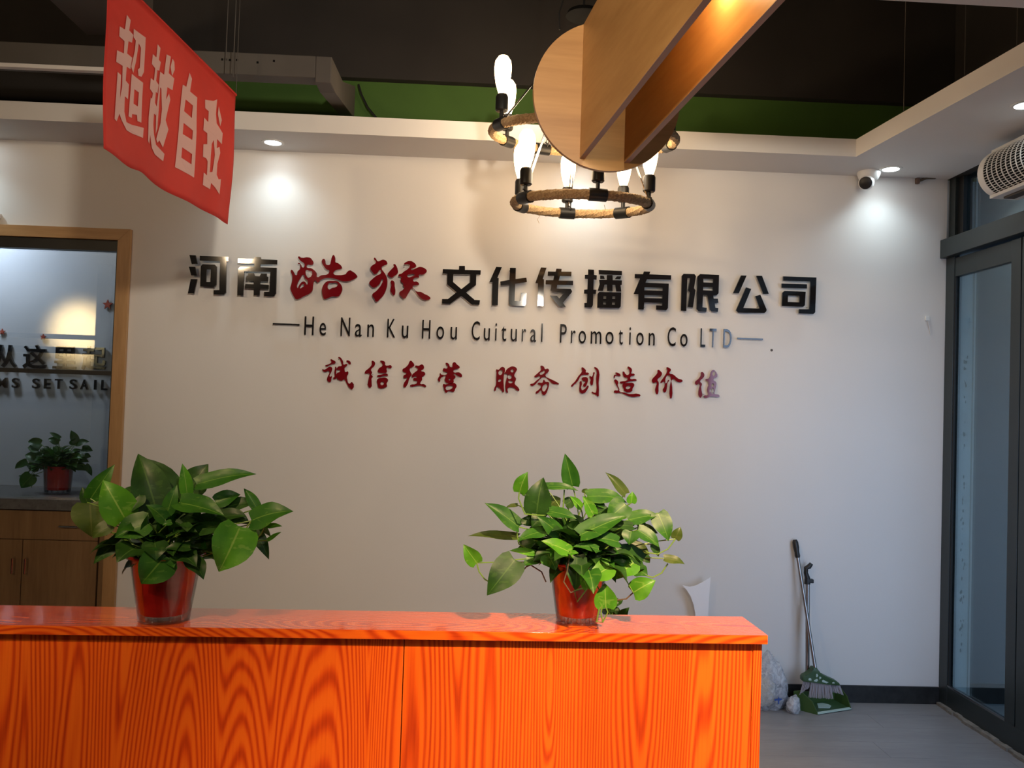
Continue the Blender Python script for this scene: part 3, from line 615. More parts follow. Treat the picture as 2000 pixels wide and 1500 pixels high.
# English line, letter by letter: (character, left x, right x) in the two enlarged views
def en(ch, lx, rx, view, word, k):
    ox = 340 if view == 1 else 980
    x0, x1 = ox+lx/3.03, ox+rx/3.03
    xm = (x0+x1)/2; ybase = 654.0+(xm-604)*(679-654)/(1422-604)
    a = U(x0, ybase, 1, -.02); b = U(x1, ybase, 1, -.02)
    vs, fs = text_mesh(ch, .004)
    xs = [v[0] for v in vs]; sx = (b.x-a.x)/(max(xs)-min(xs)); mn = min(xs)
    cap = (U(xm, ybase-36.3, 1, -.02)-U(xm, ybase, 1, -.02)).z
    sz = cap/CAPH
    cx = (a.x+b.x)/2
    me = mesh_of('letter', [((v[0]-mn)*sx+a.x-cx, -v[2], v[1]*sz) for v in vs], fs)
    o = link('wall_letter', me, M['acr']); o.location = (cx, -.019, a.z)
    return tag(o, 'thin black letter %s, %s of the word %s in the English line' % (ch, k, word), 'wall letter', 'English company name letters')
vs, fs = text_mesh('H', .004); CAPH = max(v[1] for v in vs)
EN = [('He',1,[('H',770,825),('e',860,898)]),('Nan',1,[('N',985,1040),('a',1070,1110),('n',1143,1182)]),('Ku',1,[('K',1260,1308),('u',1347,1385)]),
 ('Hou',1,[('H',1467,1515),('o',1552,1597),('u',1635,1673)]),('Cuitural',1,[('C',1760,1808),('u',1832,1868),('i',1899,1908),('t',1935,1965)]),
 ('Cuitural',2,[('u',52,88),('r',118,142),('a',168,203),('l',232,240)]),('Promotion',2,[('P',343,382),('r',408,435),('o',453,497),('m',525,588),('o',613,660),('t',690,715),('i',753,762),('o',795,838),('n',868,904)]),
 ('Co',2,[('C',980,1028),('o',1055,1098)]),('LTD',2,[('L',1175,1203),('T',1228,1268),('D',1310,1358)])]
pos = ['first letter', 'second letter', 'third letter', 'fourth letter', 'fifth letter', 'sixth letter', 'seventh letter', 'eighth letter', 'ninth letter']
for w, v, ls in EN:
    for i, (ch, lx, rx) in enumerate(ls): en(ch, lx, rx, v, w, pos[i+(4 if (w == 'Cuitural' and v == 2) else 0)])
for (x0, y0, x1, y1, lb) in ((533, 632.5, 585, 634.5, 'thin black dash at the left end of the English line'), (1440, 661, 1490, 662.5, 'thin black dash at the right end of the English line')):
    a = U(x0, y0, 1, -.02); b = U(x1, y1, 1, -.02)
    box('wall_dash', (a.x, -.023, a.z-.004), (b.x, -.015, a.z+.004), M['acr'], label=lb, cat='wall letter')

# lettering and stars on the wall of the inner room
def inner_text(ch, x0, x1, ytop, ybot, label, bold):
    pl = YB-.02
    a = U(x0, ybot, 1, pl); b = U(x1, ytop, 1, pl)
    vs, fs = text_mesh(ch, .008, bold)
    xs = [v[0] for v in vs]; ys = [v[1] for v in vs]
    sx = (b.x-a.x)/(max(xs)-min(xs)); sz = (b.z-a.z)/(max(ys)-min(ys))
    me = mesh_of('letter', [((v[0]-min(xs))*sx-(b.x-a.x)/2, -v[2], (v[1]-min(ys))*sz) for v in vs], fs)
    o = link('wall_letter', me, M['acr']); o.location = ((a.x+b.x)/2, pl+.008, a.z)
    return tag(o, label, 'wall letter', 'letters on the wall behind the display glass')
nth = iter(('first, at the left picture edge', 'second from the left edge', 'third, in the middle', 'fourth, before the last', 'last, half hidden by the oak frame'))
for ch, x0, x1, yt, yb in (('\u4ece', -14, 33, 674, 717), ('\u8fd9', 43, 91, 674, 719), ('\u91cc', 102, 149, 677, 720), ('\u8d77', 158, 208, 677, 722), ('\u822a', 217, 266, 679, 724)):
    inner_text(ch, x0, x1, yt, yb, 'black character %s behind the display glass, %s' % (ch, next(nth)), .018)
for ch, x0, x1, w, k in (('M', -8, 13, 'DREAMS', 'M'), ('S', 22, 37, 'DREAMS', 'S'), ('S', 62, 77, 'SET', 'S'), ('E', 85, 98, 'SET', 'E'), ('T', 106, 121, 'SET', 'T'), ('S', 135, 150, 'SAIL', 'S'), ('A', 156, 172, 'SAIL', 'A'), ('I', 183, 187.5, 'SAIL', 'I'), ('L', 197, 209, 'SAIL', 'L')):
    inner_text(ch, x0, x1, 738+(x0*.022), 757+(x0*.022), 'black capital %s of %s behind the lower display glass' % (k, 'the word ending in MS' if w == 'DREAMS' else w), .012)
M['star'] = mat('red_brown_star', (.35, .07, .045), .4)
for px, py, r_, lb in ((210, 595, 10, 'red star standing alone high behind the display glass'), (84, 658, 6, 'red star above the black characters behind the display glass'), (4, 648, 6, 'red star at the left picture edge behind the display glass'), (223, 763, 8, 'pale red star right of the word SAIL behind the glass')):
    q = U(px, py, 1, YB-.012); rr = r_*5.05/F
    pts = [(q.x+rr*(1 if k % 2 == 0 else .42)*math.sin(k*math.pi/5), YB-.014, q.z+rr*(1 if k % 2 == 0 else .42)*math.cos(k*math.pi/5)) for k in range(10)]
    B().prism(pts, (0, .010, 0)).obj('wall_star', M['star'], label=lb, cat='star')

# ------------------------------------------------------------------ cabinet under the display window
top = U(120, 976, 1, -.03).z; bot = U(120, 997, 1, -.03).z
box('worktop', (WL+.01, -.035, bot), (bx+.0, .16, top), M['stone'], None, .002, label='dark stone ledge under the display window on top of the oak cabinet', cat='ledge')
cb = empty('cabinet', (-2.6, 0, 0), 'brown wood cabinet with drawers and doors under the display window', 'cabinet')
zs = U(120, 1054, 1, 0).z
xsm = U(45, 1100, 1, 0).x
cw = bx-.035-xsm
box('body', (WL+.01, .005, 0), (bx+.0, .15, bot-.001), M['gap'], cb)
box('side_strip', (bx-.028, -.013, 0), (bx, .005, bot-.002), M['cab'], cb, .001)
for k in range(6):
    x0 = xsm+cw-k*cw; x1 = x0-cw
    if x1 < WL: break
    door = box('door', (x1+.002, -.013, .06), (x0-.002, .005, zs-.003), M['cab'], cb, .0015)
    hx = x1+.028 if k % 2 == 0 else x0-.036
    hz1 = U(55, 1090, 1, -.03).z; hz0 = U(55, 1122, 1, -.03).z
    B().tube([(hx, -.013, hz1), (hx, -.036, hz1-.004), (hx, -.036, hz0+.004), (hx, -.013, hz0)], .0045, 6).obj('handle', M['chrome'], door, True)
for k in range(3):
    x0 = xsm+cw-k*2*cw+0; x1 = x0-2*cw
    if x1 < WL: x1 = WL+.02
    dr = box('drawer', (x1+.002, -.013, zs), (x0-.002, .005, bot-.006), M['cab'], cb, .0015)
    hx = U(134, 1028, 1, -.03).x-k*2*cw; hz = U(134, 1028, 1, -.03).z
    B().tube([(hx-.048, -.013, hz), (hx-.045, -.036, hz), (hx+.045, -.036, hz), (hx+.048, -.013, hz)], .0045, 6).obj('handle', M['chrome'], dr, True)
box('plinth', (WL+.01, -.003, 0), (bx-.03, .005, .058), M['gap'], cb)

# ------------------------------------------------------------------ reception desk
fr = [U(x, y, 2, .95) for x, y in ((1500, 1241), (0, 1220))]
dirx = (fr[0]-fr[1]).normalized(); nrm = Vector((-dirx.y, dirx.x, 0))
R0 = Vector((fr[0].x, fr[0].y, 0))
def dk(s, t, z): return R0 - dirx*s + nrm*t + Vector((0, 0, z))     # s metres left of the right front corner, t metres back
ln = 2.6; dep = .187; zt = .95
desk = empty('reception_desk', dk(1.2, .3, 0), 'glossy orange cherry wood reception desk across the foreground', 'desk')
def dbox(name, s0, s1, t0, t1, z0, z1, m, bev=.0015, parent=desk, **kw):
    return B().prism([dk(s0, t0, z0), dk(s1, t0, z0), dk(s1, t1, z0), dk(s0, t1, z0)], (0, 0, z1-z0), bev).obj(name, m, parent, **kw)
dbox('counter_top', 0, ln, 0, dep, zt-.0005, zt, M['deskt'], 0)
dbox('top_edge_band', 0, ln, .0, dep, zt-.0225, zt-.0006, M['deskx'], .001)
sA = (dk(0, 0, 0)-Vector((U(785, 1400, 1, R0.y).x, R0.y, 0))).length
dbox('front_panel', .032, sA-.001, .018, .036, 0, zt-.023, M['deskz'], .0012)
dbox('front_panel', sA+.001, ln-.01, .018, .036, 0, zt-.023, M['deskz'], .0012)
dbox('corner_strip', .008, .031, .017, .036, 0, zt-.023, M['deskz'], .0012)
dbox('side_panel', .008, .026, .037, dep-.008, 0, zt-.023, M['deskz'], .001)
dbox('back_panel', .008, ln-.01, dep-.024, dep-.008, 0, zt-.023, M['deskz'], .001)
dbox('work_surface', .03, ln-.01, dep-.008, dep+.50, .715, .74, M['deskx'], .001)
dbox('end_panel', .03, .048, dep-.007, dep+.48, 0, .714, M['deskz'], .001)
dbox('end_panel', ln-.03, ln-.012, dep-.007, dep+.48, 0, .714, M['deskz'], .001)

# ------------------------------------------------------------------ plants
PROF = [(0, .12), (.04, .68), (.12, .95), (.26, 1.04), (.42, 1.0), (.57, .85), (.71, .63), (.84, .37), (.94, .14), (1, 0)]
def leaf_mesh(Bp, T, w, nh, fold=.16, curv=.10, name='leaf', origin=Vector((0, 0, 0))):
    Bp, T = Vector(Bp), Vector(T); L = T-Bp; ll = L.length; d = L.normalized()
    n = (nh-d*nh.dot(d)).normalized(); s = d.cross(n)
    vs, fs, uvs = [], [], []
    for i, (t, p) in enumerate(PROF):
        for j in (-1, -.5, 0, .5, 1):
            back = .13*max(0, 1-t/.22)*abs(j)**1.2 if i > 0 else 0
            c = Bp+d*(ll*(t-back*(1-t)))+s*(w/2*p*j)+n*(ll*curv*4*t*(1-t)*(.6+.4*t) + w*fold*abs(j)*p - ll*curv*1.1*t*t - w*.10*abs(j)**2*p*math.sin(6*t))
            vs.append(c-origin); uvs.append((.5+.5*j, t))
    for i in range(len(PROF)-1):
        for j in range(4): fs.append((i*5+j, i*5+j+1, i*5+j+6, i*5+j+5))
    me = bpy.data.meshes.new(name); me.from_pydata(vs, [], fs)
    uv = me.uv_layers.new(name='uv')
    for lp in me.loops: uv.data[lp.index].uv = uvs[lp.vertex_index]
    me.polygons.foreach_set('use_smooth', [True]*len(me.polygons))
    return me
def pot(e, c, rt, rb, h, z0, red_r=.93):
    """clear outer pot with a red inner pot standing in it"""
    c = Vector((c.x, c.y, z0))
    B().lathe([(0, 0.0), (rb*.96, 0), (rb, .004), (rb*1.01, .014), (rt*.90, h*.93), (rt, h*.945), (rt*1.005, h), (rt*.985, h), (rt*.88, h*.93), (rb*.985, .015), (rb*.95, .006), (0, .004)], c, seg=40).obj('clear_outer_pot', M['clear'], e, True)
    r1, r2 = rb*.93, rt*.87
    prof = [(0, .018), (r1*.95, .018), (r1, .022)]
    prof += [(r1+(r2-r1)*k/6, .022+(h*.93-.022)*k/6) for k in range(1, 7)]
    prof += [(rt*.97, h*.95), (rt*.99, h*.975), (rt*.96, h*.985), (rt*.86, h*.96), (rt*.83, h*.86), (0, h*.86)]
    B().lathe(prof, c, seg=40).obj('red_inner_pot', M['redpot'], e, True)
    B().lathe([(0, h*.90), (rt*.5, h*.895), (rt*.84, h*.87)], c, seg=24).obj('soil', M['soil'], e, True)
    tabs = B()
    for k in range(12):
        a_ = k*math.pi/6; q = c+Vector((math.cos(a_)*r1*.9, math.sin(a_)*r1*.9, .004))
        tabs.lathe([(0, 0), (.006, 0), (.005, .015), (0, .015)], q, seg=6)
    tabs.obj('foot_nubs', M['clear'], e)
def plant(name, label, cpx, rpx, zoom_o, zs_, leaves, rt, rb, h, fill, seed, tendrils, zt=.95, ydep=None):
    random.seed(seed)
    c = U(cpx[0], cpx[1], 2, zt)
    if ydep: c.y = ydep; c.x = U(cpx[0], cpx[1], 1, ydep).x
    c = Vector((c.x, c.y, zt))
    e = empty(name, c, label, 'potted plant')
    pot(e, c, rt, rb, h, zt)
    heart = c+Vector((0, 0, h*.9))
    tocam = (CP-heart).normalized()
    def W_(x, y, off): return U(zoom_o[0]+x/zs_, zoom_o[1]+y/zs_, 1, c.y+off)
    stems = []
    for L in leaves:
        bx_, by_, tx_, ty_, w_, ob, ot, mk = L[:8]
        tilt = L[8] if len(L) > 8 else .45
        Bp, T = W_(bx_, by_, ob), W_(tx_, ty_, ot)
        dist = (Bp-CP).dot(FW); wm = w_/zs_*dist/F*1.14
        n = tocam+Vector((random.uniform(-.25, .25), random.uniform(-.1, .1), tilt+random.uniform(-.12, .12)))
        o = link('leaf', leaf_mesh(Bp, T, wm, n, random.uniform(.08, .2), random.uniform(.04, .12)), M['leaf'+mk], e)
        stems.append((Bp, mk))
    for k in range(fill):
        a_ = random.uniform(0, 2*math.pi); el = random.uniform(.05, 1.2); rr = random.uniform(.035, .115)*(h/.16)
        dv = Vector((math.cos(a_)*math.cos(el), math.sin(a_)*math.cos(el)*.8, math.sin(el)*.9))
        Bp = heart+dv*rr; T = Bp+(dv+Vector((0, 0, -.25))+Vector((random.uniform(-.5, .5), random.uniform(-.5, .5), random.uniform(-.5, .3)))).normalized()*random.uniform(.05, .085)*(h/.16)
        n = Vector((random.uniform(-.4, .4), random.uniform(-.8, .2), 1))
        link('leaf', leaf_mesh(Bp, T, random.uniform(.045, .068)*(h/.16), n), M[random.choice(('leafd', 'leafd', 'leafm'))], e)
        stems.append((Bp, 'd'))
    for Bp, mk in stems:
        root = heart+Vector((random.uniform(-1, 1)*rt*.55, random.uniform(-1, 1)*rt*.45, -.004))
        mid = root.lerp(Bp, .5)+Vector((0, 0, .012+.2*abs((Bp-root).z)))
        if Bp.z < heart.z: mid = Vector(((root.x+Bp.x)/2, (root.y+Bp.y)/2-.01, heart.z+.035))
        pts = []
        for q in range(7):
            t_ = q/6; pts.append(root*(1-t_)**2+mid*2*t_*(1-t_)+Bp*t_*t_)
        B().tube(pts, .0016, 5).obj('stem', M['stem'], e, True)
    for pts_, off, mk in tendrils:
        B().tube([W_(x, y, off) for x, y in pts_], .0019, 5).obj('vine', M[mk], e, True)
    return e
d_, m_, b_, o_ = 'd', 'm', 'b', 'o'
L1 = [
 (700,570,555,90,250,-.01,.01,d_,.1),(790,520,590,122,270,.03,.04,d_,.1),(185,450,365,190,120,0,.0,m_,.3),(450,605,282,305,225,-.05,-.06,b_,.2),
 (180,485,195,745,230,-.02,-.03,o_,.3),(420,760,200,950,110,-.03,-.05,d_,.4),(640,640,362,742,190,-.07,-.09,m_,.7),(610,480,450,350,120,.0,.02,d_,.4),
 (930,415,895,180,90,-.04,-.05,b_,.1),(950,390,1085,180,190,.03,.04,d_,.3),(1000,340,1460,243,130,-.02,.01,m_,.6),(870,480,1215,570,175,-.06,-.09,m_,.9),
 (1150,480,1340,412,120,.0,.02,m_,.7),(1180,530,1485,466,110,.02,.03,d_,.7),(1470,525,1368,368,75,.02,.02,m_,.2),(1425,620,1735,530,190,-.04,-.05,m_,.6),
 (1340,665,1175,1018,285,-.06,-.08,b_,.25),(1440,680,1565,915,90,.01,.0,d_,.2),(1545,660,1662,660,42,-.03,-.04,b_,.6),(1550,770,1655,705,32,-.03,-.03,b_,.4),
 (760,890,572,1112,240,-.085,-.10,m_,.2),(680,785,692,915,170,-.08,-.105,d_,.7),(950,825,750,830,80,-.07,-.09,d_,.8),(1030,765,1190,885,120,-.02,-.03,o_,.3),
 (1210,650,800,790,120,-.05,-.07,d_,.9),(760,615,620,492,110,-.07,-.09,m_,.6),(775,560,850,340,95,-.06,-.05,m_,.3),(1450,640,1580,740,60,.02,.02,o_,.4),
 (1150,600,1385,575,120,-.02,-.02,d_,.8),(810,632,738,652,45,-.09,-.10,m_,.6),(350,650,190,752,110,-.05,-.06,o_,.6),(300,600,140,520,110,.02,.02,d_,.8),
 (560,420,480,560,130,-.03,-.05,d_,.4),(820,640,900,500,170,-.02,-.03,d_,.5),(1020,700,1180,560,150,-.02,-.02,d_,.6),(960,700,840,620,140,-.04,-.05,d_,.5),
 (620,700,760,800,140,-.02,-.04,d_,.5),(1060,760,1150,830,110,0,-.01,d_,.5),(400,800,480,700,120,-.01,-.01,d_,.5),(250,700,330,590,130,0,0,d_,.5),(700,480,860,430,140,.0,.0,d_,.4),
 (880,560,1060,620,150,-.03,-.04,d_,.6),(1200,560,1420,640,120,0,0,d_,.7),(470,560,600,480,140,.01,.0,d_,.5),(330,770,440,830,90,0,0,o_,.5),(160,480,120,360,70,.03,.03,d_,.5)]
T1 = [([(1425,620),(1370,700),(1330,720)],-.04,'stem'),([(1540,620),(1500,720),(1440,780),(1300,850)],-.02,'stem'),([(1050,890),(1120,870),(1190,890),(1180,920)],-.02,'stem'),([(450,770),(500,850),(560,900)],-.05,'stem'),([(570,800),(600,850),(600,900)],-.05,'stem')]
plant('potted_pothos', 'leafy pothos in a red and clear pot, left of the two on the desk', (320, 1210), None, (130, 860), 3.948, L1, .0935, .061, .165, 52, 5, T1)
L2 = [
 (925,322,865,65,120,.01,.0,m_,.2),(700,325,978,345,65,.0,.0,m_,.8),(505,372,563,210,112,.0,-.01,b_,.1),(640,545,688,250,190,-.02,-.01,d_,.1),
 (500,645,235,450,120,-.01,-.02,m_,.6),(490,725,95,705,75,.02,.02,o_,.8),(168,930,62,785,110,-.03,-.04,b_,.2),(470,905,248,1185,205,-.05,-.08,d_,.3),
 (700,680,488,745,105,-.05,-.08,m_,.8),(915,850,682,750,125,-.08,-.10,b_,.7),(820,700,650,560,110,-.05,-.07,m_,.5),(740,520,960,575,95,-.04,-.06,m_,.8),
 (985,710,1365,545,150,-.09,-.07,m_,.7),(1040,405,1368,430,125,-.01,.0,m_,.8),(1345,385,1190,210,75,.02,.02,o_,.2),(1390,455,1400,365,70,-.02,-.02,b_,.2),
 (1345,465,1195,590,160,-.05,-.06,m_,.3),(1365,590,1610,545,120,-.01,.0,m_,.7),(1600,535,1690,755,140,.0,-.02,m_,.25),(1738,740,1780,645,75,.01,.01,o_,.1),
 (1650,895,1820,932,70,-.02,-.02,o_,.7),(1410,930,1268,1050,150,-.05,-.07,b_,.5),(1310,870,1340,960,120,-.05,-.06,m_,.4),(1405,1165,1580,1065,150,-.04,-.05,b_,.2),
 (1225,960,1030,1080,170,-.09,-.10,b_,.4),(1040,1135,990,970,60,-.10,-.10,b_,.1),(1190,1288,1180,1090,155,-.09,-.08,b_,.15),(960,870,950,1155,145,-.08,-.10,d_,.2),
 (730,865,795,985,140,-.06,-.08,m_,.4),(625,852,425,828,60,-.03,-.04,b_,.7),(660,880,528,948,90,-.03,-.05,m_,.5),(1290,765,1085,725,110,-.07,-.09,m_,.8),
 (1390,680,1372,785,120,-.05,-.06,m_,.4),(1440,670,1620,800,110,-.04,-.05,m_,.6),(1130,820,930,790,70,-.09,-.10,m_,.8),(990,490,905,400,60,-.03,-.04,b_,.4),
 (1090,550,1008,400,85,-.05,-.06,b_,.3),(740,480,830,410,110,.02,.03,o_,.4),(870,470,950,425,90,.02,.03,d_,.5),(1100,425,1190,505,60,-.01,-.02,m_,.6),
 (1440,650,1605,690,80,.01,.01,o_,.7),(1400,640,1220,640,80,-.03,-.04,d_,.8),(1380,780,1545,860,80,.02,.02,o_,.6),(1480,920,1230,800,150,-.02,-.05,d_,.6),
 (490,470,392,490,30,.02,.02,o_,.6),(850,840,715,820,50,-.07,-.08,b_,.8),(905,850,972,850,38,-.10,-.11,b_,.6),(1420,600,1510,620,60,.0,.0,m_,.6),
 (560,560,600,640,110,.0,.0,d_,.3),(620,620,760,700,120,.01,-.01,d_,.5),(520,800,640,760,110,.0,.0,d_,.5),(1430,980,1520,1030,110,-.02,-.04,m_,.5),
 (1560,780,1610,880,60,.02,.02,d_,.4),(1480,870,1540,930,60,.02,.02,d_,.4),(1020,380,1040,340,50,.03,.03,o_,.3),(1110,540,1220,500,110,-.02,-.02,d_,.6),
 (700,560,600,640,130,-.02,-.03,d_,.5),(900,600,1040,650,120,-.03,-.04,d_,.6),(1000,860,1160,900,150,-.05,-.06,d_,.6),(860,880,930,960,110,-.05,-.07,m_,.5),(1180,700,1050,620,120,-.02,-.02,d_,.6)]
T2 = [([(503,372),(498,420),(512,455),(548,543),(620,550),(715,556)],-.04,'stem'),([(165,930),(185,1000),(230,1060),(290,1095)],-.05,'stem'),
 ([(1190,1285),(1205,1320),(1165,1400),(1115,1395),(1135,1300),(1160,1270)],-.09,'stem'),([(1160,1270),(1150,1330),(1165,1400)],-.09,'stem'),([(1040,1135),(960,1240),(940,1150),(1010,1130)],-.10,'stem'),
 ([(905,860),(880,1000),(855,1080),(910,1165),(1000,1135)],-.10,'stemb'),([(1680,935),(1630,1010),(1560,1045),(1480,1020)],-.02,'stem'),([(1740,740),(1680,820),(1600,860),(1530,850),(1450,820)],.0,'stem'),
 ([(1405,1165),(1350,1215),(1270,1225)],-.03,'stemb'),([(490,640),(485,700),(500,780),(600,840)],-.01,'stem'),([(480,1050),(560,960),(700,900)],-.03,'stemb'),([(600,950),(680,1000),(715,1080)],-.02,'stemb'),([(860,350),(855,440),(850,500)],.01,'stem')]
plant('potted_pothos', 'bushy bright pothos in a red and clear pot, right of the two on the desk', (1127, 1213), None, (890, 870), 4.053, L2, .086, .0555, .160, 84, 9, T2)
# plant on the ledge behind the display glass
c3 = U(112, 965, 1, .14)
L3 = [(560,240,520,150,50,0,0,d_,.3),(440,210,360,165,30,0,0,d_,.3),(430,240,350,210,50,0,0,d_,.4),(300,250,200,230,60,0,0,d_,.4),(540,260,560,205,60,0,0,d_,.4),(560,250,652,230,50,0,0,d_,.5),
 (600,290,680,300,60,0,0,d_,.5),(620,340,668,345,40,0,0,d_,.5),(580,370,650,380,50,0,0,d_,.5),(560,410,640,445,60,0,0,d_,.5),(625,405,675,485,40,0,0,d_,.3),(200,380,103,432,50,0,0,d_,.5),
 (210,490,130,485,20,0,0,m_,.3),(235,480,150,575,95,-.02,-.03,m_,.2),(290,430,190,400,70,0,0,d_,.5),(300,360,180,330,90,0,0,d_,.5),(210,490,290,485,25,0,0,d_,.5),(290,290,200,270,80,0,0,d_,.5)]
T3 = [([(230,570),(245,520),(270,470),(330,450)],-.02,'stem')]
e3 = plant('potted_pothos', 'dark pothos in a red pot on the ledge behind the display glass', (112, 965), None, (0, 800), 3.75, L3, .083, .066, .150, 110, 21, T3, zt=gz0+.001, ydep=.30)
box('window_ledge', (WL+.01, .161, top-.02), (XW+.349, YB-.001, gz0+.0005), M['stone'], None, 0, kind='structure')

# small dark plant on the low work surface behind the desk
cz = .741; cq = U(1200, 1180, 1, -1.95)
e4 = plant('potted_plant', 'small dark leafy plant peeping over the desk edge beside the right pothos', (1200, 1230), None, (1150, 1140), 4.0, [(150,170,230,110,60,0,0,d_,.4),(180,160,260,150,50,0,0,d_,.4),(160,200,220,180,60,0,0,d_,.4),(150,190,160,130,50,0,0,d_,.4),(200,210,250,215,50,0,0,d_,.5),(230,150,268,122,35,0,0,d_,.4)], .05, .036, .10, 24, 33, [], zt=cz, ydep=-1.93)

# ------------------------------------------------------------------ torn white sheet behind the desk, leaning at the wall
shp = [(1333,1143),(1347,1146),(1360,1143),(1372,1137),(1388,1127),(1385,1165),(1383,1200),(1376,1362),(1353,1362),(1358,1200),(1355,1182),(1349,1165),(1341,1152)]
ys_ = -.06
G = [[[(lambda w: (w.x, max(.001, w.z)))(U(x, y, 1, ys_)) for x, y in shp]]]
vs, fs = outline_mesh(G, False, .0015)
me = mesh_of('paper_sheet', [(v[0], ys_-v[2], v[1]) for v in vs], fs)
ob = link('paper_sheet', me, mat('white_card', (.90, .89, .90), .6)); tag(ob, 'white curved sheet of card standing behind the right end of the desk', 'sheet')

# ------------------------------------------------------------------ broom, dustpan, bags by the wall
def fz(px, py): return U(px, py, 2, 0)
yb = -.10
def Q(px, py, y=yb): return U(px, py, 1, y)
M['grn'] = mat('dark_green_plastic', (.035, .085, .03), .45)
M['grn2'] = mat('moss_green_plastic', (.045, .10, .022), .5)
M['mint'] = mat('pale_mint_plastic', (.42, .55, .50), .5)
M['brist'] = mat('grey_bristles', (.34, .31, .33), .7)
br = empty('broom', Q(1606, 1365, -.16), 'broom with dark green head, grey bristles and steel handle, leaning by the wall', 'broom')
def z8(x, y): return (1480+x/8.333, 1260+y/8.333)
tb = Q(*z8(935, 375), -.15); tt = Q(1552.5, 1054, -.02)
B().tube([tb, tb.lerp(tt, .86)], .0088, 10).obj('handle', M['steel'], br, True)
B().tube([tb.lerp(tt, f_) for f_ in (.855, .87, .90, .94, .98, 1.0)], [.011, .014, .0125, .0155, .0150, .010], 10).obj('grip', M['black'], br, True)
hd = [(905,372),(970,375),(1035,490),(1150,530),(1290,590),(1340,630),(1342,665),(1150,645),(900,610),(735,595),(737,530),(770,495),(850,475),(895,440)]
pts = [Q(*z8(x, y), -.165) for x, y in hd]
B().prism(pts, (0, .045, 0), .004).obj('head', M['grn'], br, True)
for sh in ([(950,470),(970,468),(985,500),(965,525),(950,520)],[(825,550),(850,532),(870,545),(875,578),(830,575)],[(915,572),(945,560),(965,548),(985,570),(960,598),(920,590)],[(1000,515),(1030,520),(1035,540),(1005,560)],[(1045,575),(1070,565),(1110,590),(1155,605),(1120,622),(1050,600)],[(1212,608),(1240,598),(1258,622),(1215,625)]):
    B().prism([Q(*z8(x, y), -.1665) for x, y in sh], (0, .003, 0)).obj('inlay', M['mint'], br)
bb = B(); random.seed(2)
def bristles(x0, x1, xb0, xb1, yt0, yt1, yb0, yb1, n, yp):
    for k in range(n):
        t_ = k/(n-1); x = x0+(x1-x0)*t_; xb_ = xb0+(xb1-xb0)*t_+random.uniform(-4, 4)
        y = yt0+(yt1-yt0)*t_; y2 = yb0+(yb1-yb0)*t_+random.uniform(-8, 8)
        bb.tube([Q(*z8(x, y-10), yp), Q(*z8((x+xb_)/2, (y+y2)/2), yp-.004+random.uniform(-.006, .006)), Q(*z8(xb_, y2), yp-.008)], [.0016, .0022, .0014], 4)
bristles(745, 880, 680, 830, 598, 612, 800, 690, 16, -.140)
bristles(870, 1180, 830, 1225, 612, 650, 850, 880, 34, -.150)
bristles(1170, 1335, 1200, 1395, 650, 665, 760, 810, 16, -.132)
bb.obj('bristles', M['brist'], br, True)
dp = empty('dustpan', Q(1604, 1395, -.25), 'green dustpan with pale lip and upright steel handle in front of the broom', 'dustpan')
hb = Q(*z8(808, 600), -.10); ht = Q(1577.5, 1138, -.05)
B().tube([hb, ht], .0105, 10).obj('handle', M['steel'], dp, True)
gq = lambda x, y: Q(1460+x/3.846, 1030+y/3.846, -.052)
B().tube([gq(449, 425), gq(450, 380), gq(438, 340), gq(440, 305), gq(462, 295), gq(480, 272)], [.016, .014, .011, .012, .013, .010], 10).obj('hook_grip', M['black'], dp, True)
B().box(gq(437, 416)+Vector((0, -.014, 0)), gq(492, 388)+Vector((0, .014, 0)), .003).obj('clip', M['black'], dp)
# pan: floor plate, two cheeks, back
lip0 = fz(*z8(985, 1140)); lip1 = fz(*z8(1530, 1055)); bk0 = fz(*z8(640, 1085)); bk1 = lip1+(bk0-lip0)*.62
bk1.z = bk0.z = 0
hgt = .10
def quadplate(name, ps, th, m):
    return B().prism(ps, th, .0015).obj(name, m, dp)
up = Vector((0, 0, 1))
bkL = lip0+Vector((-.095, .085, 0)); bkR = lip1+Vector((-.045, .105, 0))
quadplate('pan_floor', [lip0+up*.002, lip1+up*.002, bkR+up*.012, bkL+up*.012], (0, 0, .003), M['grn'])
quadplate('lip', [lip0+up*.0025, lip1+up*.0025, lip1.lerp(bkR, .14)+up*.006, lip0.lerp(bkL, .14)+up*.006], (0, 0, .004), M['mint'])
q1_, q2_, q3_ = Q(*z8(770, 760), bkL.y+.02), Q(*z8(690, 810), bkL.y), Q(*z8(880, 880), (lip0.y+bkL.y)/2)
B().prism([lip0, lip0.lerp(bkL, .25)+up*.060, lip0.lerp(bkL, .75)+up*hgt, bkL+up*(hgt-.01), bkL], (.004, .004, 0), .001).obj('cheek', M['grn2'], dp)
B().prism([lip1, lip1.lerp(bkR, .25)+up*.060, lip1.lerp(bkR, .75)+up*hgt, bkR+up*(hgt-.01), bkR], (-.004, .004, 0), .001).obj('cheek', M['grn2'], dp)
bk_pts = [bkL, bkL+up*(hgt-.012), bkL.lerp(bkR, .5)+up*.070, bkR+up*(hgt-.012), bkR]
B().prism(bk_pts, (0, .006, 0), .001).obj('pan_back', M['grn2'], dp)
sc_ = fz(*z8(1080, 1030))
random.seed(8)
B().prism([fz(*z8(x, y))+up*.010 for x, y in ((985,1058),(1170,1062),(1195,1030),(1150,1005),(1060,985),(960,985))], (0, 0, .004), .001).obj('inlay', M['mint'], dp)

